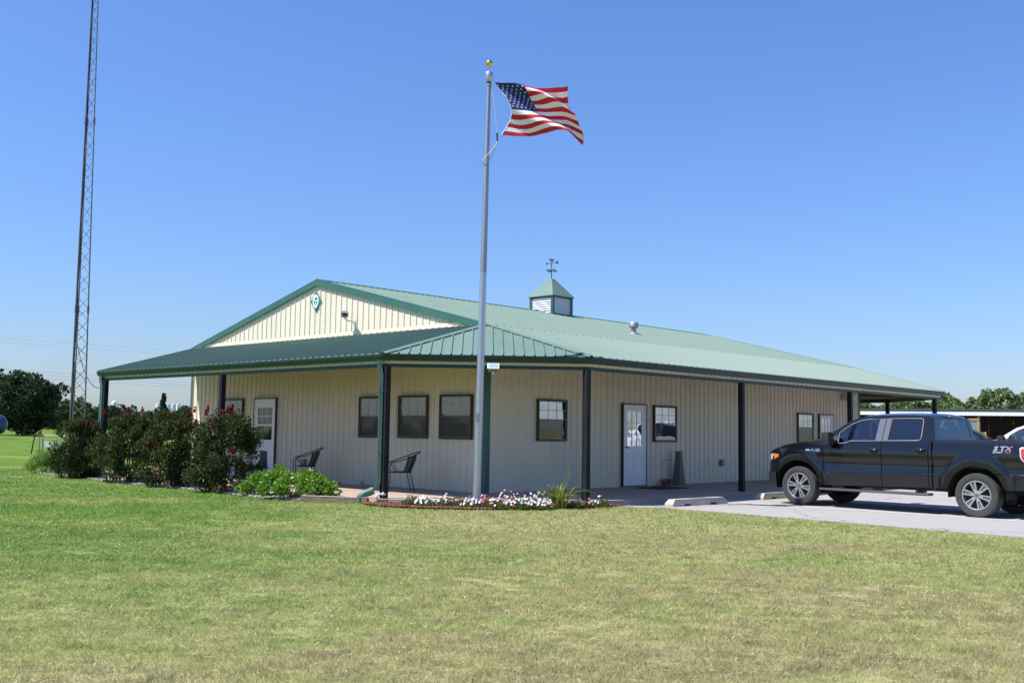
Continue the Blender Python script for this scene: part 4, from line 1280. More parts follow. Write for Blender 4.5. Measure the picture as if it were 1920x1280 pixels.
beds = [(-1.84, 19.62, .19, .21, [(W_, .5), (K_, .2)], 14, 'sparse white petunia at the left end of the flower bed'),
        (-1.58, 19.46, .20, .17, [(W_, 1)], 38, 'full white petunia second from the left end of the bed'),
        (-1.20, 19.52, .17, .19, [(W_, .7)], 22, 'small white petunia between mulch and flagpole'),
        (-0.98, 19.50, .15, .21, [(K_, .6), (W_, .2)], 12, 'leggy pink petunia left of the flagpole'),
        (-0.72, 19.30, .20, .17, [(W_, .9), (K_, .15)], 32, 'white petunia just left of the flagpole foot'),
        (-0.42, 19.36, .19, .22, [(K_, .8), (W_, .25)], 26, 'bright pink petunia touching the flagpole foot'),
        (-0.22, 19.22, .20, .17, [(W_, .7), (K_, .3)], 34, 'white and pink petunia right of the flagpole foot'),
        (-0.05, 19.55, .20, .27, [(W_, .6), (K_, .3)], 30, 'tall mixed petunia behind the front row'),
        (0.13, 19.20, .21, .19, [(W_, .75), (K_, .25)], 38, 'white petunia spilling to the lawn in mid bed'),
        (0.22, 19.62, .16, .30, [(U_, .9), (W_, .2)], 20, 'dark purple petunia at the back of the bed'),
        (0.38, 19.30, .21, .24, [(W_, 1)], 46, 'large white petunia in mid bed'),
        (0.58, 19.48, .20, .29, [(W_, 1)], 46, 'tall white petunia left of the daylily'),
        (0.66, 19.22, .19, .16, [(W_, .6), (K_, .5)], 30, 'pink and white petunia in front of the daylily'),
        (1.26, 19.70, .18, .15, [(K_, .5), (U_, .3)], 14, 'small wine coloured petunia right of the daylily'),
        (1.50, 19.92, .16, .14, [(W_, .4), (K_, .5)], 14, 'small pink petunia near the black post'),
        (1.78, 20.00, .13, .22, [(W_, .8)], 10, 'last white petunia at the right end of the bed')]
for k, (x, y, R, h, cols, nf, lab) in enumerate(beds): petunia(x, y, R, h, cols, lab, 100+k, nf)
dl = thing('daylily', 'clump of strap leaved yellow green daylily in the flower bed', 'plant', (.94, 19.66, .03))
r = np.random.default_rng(5)
for k in range(62):
    a = r.uniform(0, 6.28); L_ = r.uniform(.32, .58); out = r.uniform(.25, 1.15)
    c = Vector((r.uniform(-.13, .13), r.uniform(-.09, .09), 0)); d = Vector((math.cos(a), math.sin(a)*.8, 0)); s = Vector((-d.y, d.x, 0))
    pts = []
    for i in range(6):
        q = i/5; pts.append((c + d*out*L_*(q*.35+.65*q*q) + Vector((0, 0, L_*(q*1.08-.55*out*q*q*q))), .025*(1-.85*q*q)))
    m = MB(); m.grid([[tuple(p-s*w), tuple(p+Vector((0, 0, -.004))), tuple(p+s*w)] for p, w in pts]); m.build('leaf', M['leaf_lily'], dl, recalc=False)
for k in range(4):
    a = r.uniform(0, 6.28); h = r.uniform(.55, .72)
    m = MB(); m.tube([(0, 0, 0), (math.cos(a)*.08, math.sin(a)*.05, h*.6), (math.cos(a)*.2, math.sin(a)*.1, h)], .004, 5); m.sphere((math.cos(a)*.2, math.sin(a)*.1, h+.015), .013, 6, 5, 1.6); m.build('seed_stalk', M['leaf_lily'], dl)

# ------------------------------------------------------------------ things on and by the porch
def mesh_screen_mat():
    m, nt, b = new_mat('chair_mesh')
    N, L = nt.nodes, nt.links
    b.inputs['Base Color'].default_value = (0.012, 0.012, 0.013, 1); b.inputs['Roughness'].default_value = .5
    t = N.new('ShaderNodeBsdfTransparent'); ms = N.new('ShaderNodeMixShader'); ms.inputs['Fac'].default_value = .82
    L.new(t.outputs[0], ms.inputs[1]); L.new(b.outputs[0], ms.inputs[2]); L.new(ms.outputs[0], N['Material Output'].inputs['Surface'])
    return m
M['chair_mesh'] = mesh_screen_mat()
def patio_chair(x, y, rz, label):
    """barrel back iron chair facing +x"""
    t = thing('patio_chair', label, 'chair', (x, y, Z0), rz, 'iron chairs on the porch')
    m = MB(); ring = [(.25*math.cos(a)+.0, .25*math.sin(a), .42) for a in np.linspace(0, 2*math.pi, 25)[:-1]]
    m.tube(ring, .010, 6, closed=True); m.build('seat_ring', M['iron'], t)
    m = MB(); c = (0, 0, .405); m.add([c]+[(p[0]*.98, p[1]*.98, p[2]-.003) for p in ring], [(0, 1+i, 1+(i+1) % 24) for i in range(24)]); m.build('seat', M['chair_mesh'], t, recalc=False)
    # back: curved mesh panel
    rows = []
    for z, R, dx in ((.43, .235, 0), (.55, .255, -.03), (.68, .27, -.065), (.78, .265, -.085)):
        rows.append([(R*math.cos(a)+dx, R*math.sin(a), z - .05*abs(math.sin(a-math.pi))**2*(z-.43)/.35) for a in np.linspace(rad(118), rad(242), 13)])
    m = MB(); m.grid(rows); m.build('backrest', M['chair_mesh'], t, recalc=False)
    m = MB(); m.tube(rows[-1], .009, 6)
    for e in (0, -1): m.tube([rw[e] for rw in rows], .009, 6)
    m.build('back_frame', M['iron'], t)
    # hoop: arms sweeping up into the back
    hoop = []
    for a in np.linspace(rad(38), rad(322), 29):
        q = (1-math.cos(a))/2   # 0 front 1 back
        hoop.append((.33*math.cos(a)-.03-.07*q, .31*math.sin(a), .62+.25*q**1.4))
    m = MB(); m.tube(hoop, .012, 7); m.build('arm_hoop', M['iron'], t, smooth=True)
    for s in (1, -1):
        f = hoop[0] if s > 0 else hoop[-1]
        m = MB(); m.tube([f, (f[0]+.045, f[1], .56), (f[0]+.035, f[1], .40), (f[0]+.065, f[1]+s*.02, 0)], .011, 7); m.build('leg', M['iron'], t, smooth=True)
        m = MB(); m.tube([(-.21, s*.20, .70), (-.17, s*.19, .42), (-.28, s*.24, 0)], .011, 7); m.build('leg', M['iron'], t, smooth=True)
        m = MB(); m.tube([(f[0]-.02, f[1], .61), (.06, s*.245, .42), (.0, s*.25, .41)], .009, 6); m.build('arm_strut', M['iron'], t, smooth=True)
    return t
patio_chair(-2.40, 22.75, rad(196), 'black iron mesh chair right of the downspout')
patio_chair(-5.02, 25.45, rad(200), 'black iron mesh chair behind the low leafy shrub')
m = MB(); m.box(-.36, .36, -.045, .045, 0, .10, .004)
x, y, _ = uv2w(-.08, 4.5)
o = tag(m.build('white_board', M['white_dull'], None, loc=(x, y, Z0), rz=BROT+math.pi/2), 'short white board lying against the base of the gable wall', 'board')
# PVC pipe by the downspout
x, y, _ = uv2w(-3.06, -.10)
pv = thing('drain_pipe', 'white plastic pipe elbow sticking up beside the downspout', 'pipe', (x, y, 0))
m = MB(); m.tube([(0, 0, -.02), (0, 0, .15), (.01, .0, .19), (.05, .02, .20), (.17, .03, .19)], .019, 10); m.build('pipe', M['white'], pv, smooth=True)
m = MB(); m.tube([(-.0, 0, .12), (0, 0, .185)], .026, 10); m.tube([(.10, .025, .197), (.13, .028, .194)], .025, 10); m.tube([(.12, .028, .195), (.125, .028, .235)], .015, 8); m.build('fitting', M['white'], pv, smooth=True)
# timber edging
x0 = Vector(uv2w(-3.77, 1.36)); x1 = Vector(uv2w(-3.10, .12)); dd = (x1-x0)
te = thing('timber_edging', 'weathered timber edging board left of the downspout', 'edging', tuple((x0+x1)/2), math.atan2(dd.y, dd.x))
m = MB(); m.box(-dd.length/2, dd.length/2, -.045, .045, -.03, .115, .008); m.build('timber', M['timber'], te)
m = MB(); m.box(-dd.length/2+.01, dd.length/2-.01, -.05, .05, .114, .124, .003); m.build('pale_top', M['kerb'], te)
# solar light under the clipped eave
sx, sy = -.36, 20.17
so = thing('solar_light', 'small solar light with a tilted panel hanging under the clipped eave', 'lamp', (sx, sy, 2.62))
m = MB(); m.obox((0, -.02, .085), (.115, 0, 0), (0, .052, .052), (0, -.008, .008)); m.build('panel_frame', M['white'], so)
m = MB(); m.obox((0, -.028, .0945), (.095, 0, 0), (0, .040, .040), (0, -.003, .003)); m.build('solar_cell', pmat('pale_solar_cell', (.32, .42, .55), .12, spec=.8), so)
m = MB(); m.box(-.09, .09, .0, .06, -.02, .05, .01); m.build('housing', M['grey_box'], so)
m = MB(); m.sphere((0, -.01, -.05), .022, 10, 8, 1.5); m.tube([(0, .01, -.02), (0, -.005, -.04)], .012, 8); m.build('bulb', M['white_dull'], so, smooth=True)
m = MB(); m.tube([(0, .04, .04), (0, .10, .10)], .012, 6); m.build('bracket', M['grey_box'], so)
# security camera on the gable
x, y, _ = uv2w(-.03, 4.62)
sc = thing('security_camera', 'grey security camera on an arm, on the pale gable', 'camera', (x, y, 4.10), BROT)
m = MB(); m.box(-.02, .0, -.05, .05, -.05, .05); m.tube([(0, 0, 0), (-.18, 0.02, .0), (-.27, .02, .03), (-.30, .02, .07)], .018, 8); m.build('arm', M['white_dull'], sc)
cf = lambda a, b_, h: (-.30 -.61*h + .80*a, .02 -.80*h - .61*a, b_+.14)
m = MB(); m.prism([(-.085, -.02), (-.06, -.06), (.06, -.06), (.085, -.02), (.085, .03), (.05, .07), (-.05, .07), (-.085, .03)], -.14, .14, cf); m.build('housing', M['grey_box'], sc)
m = MB(); m.prism([(-.095, .03), (.095, .03), (.06, .082), (-.06, .082)], -.16, .19, cf); m.build('sun_shield', M['white_dull'], sc)
m = MB(); m.prism([(.042*math.cos(t), .005+.042*math.sin(t)) for t in np.linspace(0, 2*math.pi, 17)[:-1]], .138, .146, cf); m.build('lens', M['black'], sc)
# diamond sign on the gable
x, y, _ = uv2w(-.04, 6.25)
sg = thing('diamond_sign', 'teal diamond sign with a white ring emblem near the gable peak', 'sign', (x, y, 4.73), BROT)
fs = lambda a, b_, h: (-h, -a, b_)
m = MB(); m.prism([(0, -.27), (.225, 0), (0, .27), (-.225, 0)], 0, .012, fs); m.build('plate', M['teal'], sg)
m = MB(); P0 = [(.128*math.cos(t), .165*math.sin(t)+.01) for t in np.linspace(0, 2*math.pi, 37)[:-1]]; P1 = [(.085*math.cos(t), .118*math.sin(t)+.01) for t in np.linspace(0, 2*math.pi, 37)[:-1]]
m.poly([fs(a, b_, .016) for a, b_ in P0], [[fs(a, b_, .016) for a, b_ in P1]]); m.build('ring', M['white'], sg, recalc=False)
for k, (ox, oy, s) in enumerate(((-.068, -.005, .19), (-.020, -.085, .15))):
    me = text_mesh('C', s, .002, 0, .004); me.materials.append(M['white'])
    for q in me.vertices: a, b_, c_ = q.co; q.co = Vector(fs(a+ox, b_+oy, .017+.003*k+c_))
    linked('letter', me, sg)
m = MB(); m.prism([(-.075, -.165), (.075, -.165), (.065, -.14), (-.065, -.14)], .012, .017, fs); m.build('banner', M['white'], sg)
# doorside things
x, y, _ = uv2w(7.02, -.22)
pd = thing('pedestal', 'tall tapering dark grey pedestal against the long wall', 'pedestal', (x, y, Z0), BROT)
m = MB(); m.add([(-.125, -.12, 0), (.125, -.12, 0), (.125, .12, 0), (-.125, .12, 0), (-.06, -.06, .86), (.06, -.06, .86), (.06, .06, .86), (-.06, .06, .86)], [(0, 3, 2, 1), (4, 5, 6, 7), (0, 1, 5, 4), (1, 2, 6, 5), (2, 3, 7, 6), (3, 0, 4, 7)]); m.build('shaft', M['grey_stone'], pd)
m = MB(); m.box(-.07, .07, -.07, .07, .86, .885, .006); m.build('cap', M['grey_stone'], pd)
x, y, _ = uv2w(6.45, -.22)
ps_ = thing('plant_stand', 'thin wire stand with a low terracotta pot beside the white door', 'stand', (x, y, Z0), BROT)
m = MB()
for s in (-1, 1): m.tube([(s*.17, 0, 0), (s*.17, 0, .66)], .005, 6)
m.tube([(-.17, 0, .66), (.17, 0, .66)], .007, 6); m.build('wire_frame', pmat('brass_wire', (.16, .13, .05), .5), ps_)
m = MB(); m.lathe([(.001, .0), (.10, .0), (.13, .09), (.14, .09), (.14, .11), (.12, .11), (.11, .05), (.001, .05)], 16); m.build('pot', M['terracotta'], ps_)
r = np.random.default_rng(9); P = np.stack([r.uniform(-.2, .2, 90), r.uniform(-.09, .09, 90), r.uniform(.09, .17, 90)], -1)
leaf_cloud('dry_plant', P, np.tile([0, 0, 1.], (90, 1)), (.03, .06), leaf_mat('dry_leaf', [(.07, .02, .012), (.12, .05, .02)], .8, .1), ps_, .5, 9)
x, y, _ = uv2w(5.35, -.85)
m = MB(); m.box(-.62, .62, -.42, .42, .002, .016, .004); o = tag(m.build('door_mat', M['mat_rubber'], None, loc=(x, y, Z0), rz=BROT), 'dark rubber mat in front of the white door', 'mat')

# wheel stops
def wheel_stop(u, v, rz, label):
    x, y, _ = uv2w(u, v)
    L_ = .92
    prof = [(-L_, 0), (-L_+.03, .0), (-.56, 0), (-.53, .04), (-.34, .04), (-.31, 0), (.31, 0), (.34, .04), (.53, .04), (.56, 0), (L_, 0), (L_, .045), (L_-.10, .135), (-L_+.10, .135), (-L_, .045)]
    m = MB()
    m.prism(prof, -.5, .5, lambda a, b_, h: (a, h*(.21-.55*max(0, b_-.05)), b_))
    o = m.build('wheel_stop', M['kerb'], None, loc=(x, y, .006), rz=BROT+rz)
    return tag(o, label, 'wheel stop', 'concrete wheel stops')
wheel_stop(2.20, -3.93, -.06, 'concrete wheel stop standing free in the empty stall')
wheel_stop(5.80, -3.82, .0, 'concrete wheel stop touched by the black truck tyre')
wheel_stop(9.0, -3.82, .0, 'concrete wheel stop hidden behind the black truck')

# ------------------------------------------------------------------ left yard bits
hy = thing('yard_hydrant', 'thin yard hydrant with a hose standing in the lawn', 'hydrant', (-22.9, 50.4, 0))
m = MB(); m.tube([(0, 0, -.05), (0, 0, .95)], .035, 8); m.build('standpipe', M['galv'], hy)
m = MB(); m.box(-.08, .08, -.06, .06, .93, 1.12, .02); m.tube([(-.02, 0, 1.1), (.12, 0, 1.18)], .02, 6); m.build('head', M['terracotta'], hy)
m = MB(); m.tube([(-.06, 0, 1.0), (-.22, 0, .92), (-.30, 0, .5), (-.36, 0, .0)], .03, 7); m.build('hose', M['black'], hy)
ht = thing('hose_cart', 'grey tubular hose cart behind the yellow shrub', 'cart', (-15.55, 35.4, 0))
m = MB(); m.tube([(-.42, 0, 0), (-.42, 0, .98), (-.36, 0, 1.05), (.36, 0, 1.05), (.42, 0, .98), (.42, 0, 0)], .028, 8); m.build('frame', M['galv'], ht)
m = MB(); m.prism([(-.38, .86), (.38, .86), (.32, .68), (.2, .66), (.1, .70), (-.1, .70), (-.2, .66), (-.32, .68)], -.02, .02, lambda a, b_, h: (a, h, b_)); m.build('plate', M['white_dull'], ht)
m = MB(); m.lathe([(.28, -.25), (.30, -.22), (.12, -.2), (.12, .2), (.30, .22), (.28, .25)], 18, 'X', (0, .1, .35)); m.build('reel', M['galv_dark'], ht)
bt = thing('propane_tank', 'blue horizontal tank at the left edge under the trees', 'tank', (-50.6, 99, 0), 0)
m = MB(); m.lathe([(.001, -3.2), (.5, -3.1), (.85, -2.8), (.98, -2.4), (.98, 2.4), (.85, 2.8), (.5, 3.1), (.001, 3.2)], 28, 'X', (-.8, 0, 1.35)); m.build('shell', M['blue_tank'], bt, smooth=True, angle=50)
for x_ in (-2.9, .9):
    m = MB(); m.box(x_, x_+.4, -.6, .6, 0, .55); m.build('saddle', M['kerb'], bt)
m = MB(); m.lathe([(.22, 2.3), (.22, 2.55), (.001, 2.56)], 14, 'Z', (-.8, 0, 0)); m.build('dome', M['blue_tank'], bt)

# ------------------------------------------------------------------ trees
def tree_meshes(seed, H, R, mat, n_blob, per, leaf, trunk_h=.3, flat=.8, open_=.35):
    r = np.random.default_rng(seed)
    tm = MB()
    tm.tube([(0, 0, -.2), (r.uniform(-.1, .1), r.uniform(-.1, .1), H*trunk_h*.6), (r.uniform(-.2, .2), r.uniform(-.2, .2), H*trunk_h*1.3), (r.uniform(-.3, .3), r.uniform(-.3, .3), H*.72)], [H*.035, H*.027, H*.020, H*.006], 8)
    cs, rs = [], []
    cz = H*(trunk_h+(1-trunk_h)*.5); hz = H*(1-trunk_h)*.5
    k = 0
    while len(cs) < n_blob and k < 4000:
        k += 1
        d = r.normal(0, 1, 3); d /= np.linalg.norm(d)
        q = r.uniform(.35, 1.0)**.6
        lump = 1+.22*math.sin(3*math.atan2(d[1], d[0])+seed)*(.5+.5*d[2])+.12*math.sin(5*d[2]+seed*2.1)
        p = np.array([d[0]*R*q*lump, d[1]*R*q*lump, cz+d[2]*hz*q*(.98+.1*lump)])
        if p[2] < H*trunk_h*.75: continue
        cs.append(p); rs.append(R*r.uniform(.13, .27))
    for p in cs[::3]:
        a = Vector((0, 0, H*r.uniform(trunk_h*.8, .6))); b_ = Vector(p)
        tm.tube([a, a.lerp(b_, .5)+Vector((0, 0, -.03*H)), b_], [H*.010, H*.006, H*.002], 5)
    P, D = blob_points(r, cs, rs, per, open_)
    crown = leaf_cloud('crown', P, D, leaf, mat, None, .7, seed, build=False)
    trunk = tm.build('trunk', M['bark'])
    td = trunk.data; bpy.data.objects.remove(trunk)
    return crown, td
def place_tree(ms, loc, s, rz, label, group, sz=None):
    t = thing('tree', label, 'tree', loc, rz, group)
    t.scale = (s, s, sz or s)
    linked('crown', ms[0], t); linked('trunk', ms[1], t)
    return t
TD = [tree_meshes(50+k, 9.0, 4.6, M['tree_dark'], 95, 130, (.22, .55), .10, .9, .3) for k in range(2)]
place_tree(TD[0], (-66.0, 126, 0), 1.0, .4, 'tall dark tree at the left edge, nearest the blue tank', 'dark trees at the left edge')
place_tree(TD[1], (-58.2, 124, 0), .84, 1.9, 'lower dark tree right of the tall one, spreading over the lawn', 'dark trees at the left edge')
place_tree(TD[1], (-62.6, 133, 0), .86, 3.1, 'dark tree filling the gap behind the tall left tree', 'dark trees at the left edge')
place_tree(TD[0], (-71.5, 121, 0), .92, 5.1, 'dark tree cut off by the left picture edge', 'dark trees at the left edge')
TM = [tree_meshes(60+k, 6.5, 3.0, M['tree_mid'], 60, 90, (.2, .5), .12, .9, .3) for k in range(2)]
lt = [(-62.5, 143, .78, 'rounded mid green tree just right of the dark trees'), (-66.5, 160, .80, 'mid green tree behind the lattice tower'), (-58.5, 164, .45, 'short bushy tree right of the lattice tower'), (-83, 210, .80, 'bushy tree far behind the lattice tower')]
for k, (x, y, s, lab) in enumerate(lt): place_tree(TM[k % 2], (x, y, 0), s, k*1.3, lab, 'green trees on the far lawn edge')
# far wood, one mass
def far_wood():
    r = np.random.default_rng(77)
    cs, rs = [], []
    for k in range(900):
        y = r.uniform(290, 345); x = r.uniform(-175, -75)*y/300
        prof = 6.2 + 1.3*math.sin(x*.07)+.9*math.sin(x*.19+1.0)+.5*math.sin(x*.5)
        cs.append(np.array([x, y, r.uniform(.05, 1.0)*prof])); rs.append(r.uniform(1.1, 2.3))
    for k in range(26):     # taller heads
        y = r.uniform(295, 335); x = r.uniform(-165, -80)*y/300
        for j in range(4): cs.append(np.array([x+r.uniform(-1.5, 1.5), y, 4.8+j*.6])); rs.append(r.uniform(.8, 1.6))
    P, D = blob_points(r, cs, rs, 62, .4)
    P[:, 2] = np.maximum(P[:, 2], .05)
    o = leaf_cloud('far_wood', P, D, (.5, 1.3), M['tree_far'], None, .8, 78)
    tag(o, 'far off band of woodland along the left horizon', 'wood', kind='stuff')
far_wood()
ff = thing('conifer', 'dark pointed tree standing above the far wood', 'tree', (-99.5, 296, 0))
r = np.random.default_rng(8)
cs = [np.array([r.uniform(-1, 1)*(1.9*(1-z/11)), r.uniform(-1, 1)*(1.9*(1-z/11)), z]) for z in np.linspace(1, 10.4, 40)]
P, D = blob_points(r, cs, [1.3*(1-.6*c[2]/11) for c in cs], 60, .3)
leaf_cloud('crown', P, D, (.4, .9), M['tree_dark'], ff, .7, 8)
m = MB(); m.tube([(0, 0, -.2), (0, 0, 9)], [.25, .06], 7); m.build('trunk', M['bark'], ff)
# water tower far away
wt = thing('water_tower', 'white water tower far above the treeline', 'tower', (-576, 1500, 2.5))
m = MB(); m.lathe([(.001, 34), (2.2, 33.6), (3.6, 32.2), (3.7, 31.0), (3.7, 26.0), (3.2, 24.5), (1.6, 23), (1.2, 22)], 24); m.build('tank', M['tank_white'], wt, smooth=True, angle=50)
m = MB(); m.lathe([(1.2, 22.1), (1.1, 4), (2.0, 0)], 16); m.build('stem', M['tank_white'], wt, smooth=True)
ge = thing('grain_elevator', 'pale grain elevator on the left horizon above the crape myrtles', 'building', (-307, 900, 0), .1)
for k in range(5):
    m = MB(); m.lathe([(2.2, 0), (2.2, 20.5), (.001, 20.6)], 16, 'Z', (k*4.2, 0, 0)); m.build('silo', M['tank_white'], ge)
m = MB(); m.box(-2, 18, -1.5, 1.5, 20.5, 22); m.build('gallery', M['tank_white'], ge)
m = MB(); m.box(22, 34, -4, 4, 0, 14.5); m.prism([(-4.5, 14.5), (4.5, 14.5), (0, 16.5)], 22, 34, lambda a, b_, h: (h, a, b_)); m.build('annex', M['tank_white'], ge)

# ------------------------------------------------------------------ shed and trees on the right
SA, SB_ = Vector((18.5, 90.5, 0)), Vector((62.0, 74.5, 0))
sd = SB_-SA; sL = sd.length; sang = math.atan2(sd.y, sd.x)
sh = thing('open_shed', 'long open fronted shed with white fascia behind the parked vehicles', 'building', tuple(SA), sang)
m = MB(); m.add([(-.6, -.5, 3.60), (sL+.6, -.5, 3.60), (sL+.6, 10.5, 4.05), (-.6, 10.5, 4.05), (-.6, -.5, 3.52), (sL+.6, -.5, 3.52), (sL+.6, 10.5, 3.97), (-.6, 10.5, 3.97)], [(0, 1, 2, 3), (7, 6, 5, 4), (0, 4, 5, 1), (1, 5, 6, 2), (2, 6, 7, 3), (3, 7, 4, 0)]); m.build('roof', pmat('dull_shed_roof', (.035, .05, .045), .9, spec=.05, var=.2), sh)
n = 48; w = sL/n
fo = rib_panel(0, w, lambda s: 3.24, lambda s: 3.52, lambda s, t, h: (s, -.53-h, t), 3, .02, 'fascia_panel', M['white'], sh)
for k in range(1, n): linked('fascia_panel', fo.data, sh, (k*w, 0, 0))
M['shed_in'] = pmat('dark_brown_boards', (.06, .048, .04), .9, var=.25, vscale=2)
bw = MB().box(.012, .988, 9.6, 9.68, 0, 3.9).build('back_board', M['shed_in'], sh)
for k in range(1, 46): linked('back_board', bw.data, sh, (k*1.0, 0, 0))
for k in range(0, 12):
    m = MB(); m.box(k*4.1-.09, k*4.1+.09, -.3, -.12, 0, 3.5); m.build('shed_post', M['galv_dark'], sh)
for x in (0, sL): 
    m = MB(); m.box(x-.05, x+.05, 0, 9.6, 0, 3.5); m.build('end_wall', M['shed_in'], sh)
TL = [tree_meshes(80+k, 6.2, 2.7, M['tree_light'], 64, 80, (.2, .46), .10, .9, .25) for k in range(3)]
rt = [(21.5, 108, .98, 'leftmost tree seen under the far eave, beside the wall corner'), (24.2, 104, .92, 'second tree seen under the far eave from the wall corner'), (27.4, 108, .90, 'third tree seen under the far eave'), (30.2, 103, .84, 'tree seen left of the post under the far eave'), (33.4, 108, 1.02, 'tree seen just left of the last porch post'),
      (36.0, 105, .80, 'low thin tree right of the last porch post'), (39.6, 106, .90, 'bushy tree above the truck cab roof'), (41.9, 108, 1.0, 'tree between the cab roof and the excavator'), (44.3, 105, 1.0, 'dense tree above the yellow excavator'), (46.8, 109, 1.04, 'tree left of the tallest tree above the shed'), (48.9, 104, 1.15, 'tallest rounded tree above the shed roof'), (51.2, 110, .90, 'low tree in the gap near the right edge'), (53.8, 106, 1.05, 'tree at the right picture edge above the shed'), (57.5, 108, 1.0, 'tree just beyond the right picture edge'),
      (22.8, 112, .9, 'back tree between the first two trees under the far eave'), (29.0, 113, .95, 'back tree filling in behind the under eave trees'), (37.8, 112, .95, 'back tree between the last porch post and the bushy tree'), (43.0, 113, 1.0, 'back tree behind the excavator trees'), (48.0, 114, .95, 'back tree left behind the tallest tree'), (55.4, 113, 1.0, 'back tree near the right picture edge')]
for k, (x, y, s, lab) in enumerate(rt): place_tree(TL[k % 3], (x, y, 0), s*1.02, k*2.1, lab, 'trees behind the shed', s*.90)

# excavator in the shed mouth
ex = thing('excavator', 'yellow excavator with a boxy cab parked at the shed', 'excavator', (33.7, 76.0, 0), sang+.25)
ex.scale = (.85, .85, .97)
M['yellow'] = pmat('machine_yellow', (.55, .33, .06), .5, var=.15, vscale=3)
for s in (-1, 1):
    m = MB(); m.box(-1.3, 1.3, s*.75-.2, s*.75+.2, 0, .55, .12); m.build('track', M['black'], ex)
m = MB(); m.box(-1.2, 1.1, -.85, .85, .6, 1.6, .08); m.build('body', M['yellow'], ex)
m = MB()
for x in (-.45, .45):
    for y in (-.8, .0): m.box(x-.045, x+.045, y-.045, y+.045, 1.6, 2.86)
m.box(-.50, .50, -.85, .05, 2.82, 2.94, .03); m.box(-.5, .5, -.85, .05, 1.58, 1.72); m.build('cab', M['yellow'], ex)
m = MB(); m.box(-.42, .42, -.79, -.01, 1.7, 2.83); m.build('cab_glass', pmat('cab_glass', (.22, .27, .28), .08, spec=.9), ex)
m = MB(); m.tube([(-.6, .35, 1.5), (-1.0, .35, 2.7), (-1.9, .35, 2.9), (-2.6, .35, 1.6)], .14, 6); m.build('boom', M['yellow'], ex)
m = MB(); m.box(.55, 1.2, -.6, .6, 1.6, 1.95, .05); m.build('engine_cover', M['yellow'], ex)

# ------------------------------------------------------------------ pickups
M['paint_black'] = pmat('black_car_paint', (.004, .005, .007), .16, spec=.5, coat=.3)
M['paint_white_car'] = pmat('white_car_paint', (.78, .78, .77), .3, coat=.8)
M['paint_grey'] = pmat('grey_car_paint', (.085, .09, .09), .3, coat=.8)
M['trim_black'] = pmat('black_plastic_trim', (.014, .014, .015), .55)
M['trim_satin'] = pmat('satin_pillar', (.16, .16, .175), .28, metal=.6)
M['seal_sheen'] = pmat('window_moulding', (.32, .30, .27), .4)  # pale tone paints in the light line reflected along the window rubber
M['under'] = pmat('dark_underbody', (.010, .010, .010), .85)
M['tyre'] = pmat('dusty_tyre', (.042, .041, .039), .9, var=.25, vscale=14, bump=.4, bscale=40)
M['rim'] = pmat('machined_rim', (.66, .66, .67), .26, metal=.9)
M['rim_grey'] = pmat('grey_rim_pocket', (.15, .155, .165), .4, metal=.5)
M['rim_dark'] = pmat('dark_brake', (.03, .03, .032), .6, metal=.3)
M['car_glass'] = glass_mat('tinted_car_glass', (.30, .40, .46), .06, .0)
M['amber'] = pmat('amber_lens', (.75, .16, .03), .2, coat=.3)
M['lens'] = pmat('clear_lens', (.55, .57, .58), .12, metal=.3, coat=.8)
M['chrome'] = pmat('chrome_badge', (.75, .76, .78), .2, metal=.9)
M['decal_red'] = pmat('decal_red', (.42, .03, .035), .5)
M['decal_silver'] = pmat('decal_silver', (.20, .205, .21), .4, metal=.2)
M['decal_white'] = pmat('decal_white', (.55, .55, .56), .4)
M['seat'] = pmat('grey_seat_cloth', (.05, .05, .055), .9)
M['blue_oval'] = pmat('blue_badge', (.02, .05, .16), .3)
M['red_lens'] = pmat('red_lens', (.30, .01, .01), .2, coat=.3)
M['plate'] = pmat('running_board', (.09, .09, .095), .5, metal=.3)

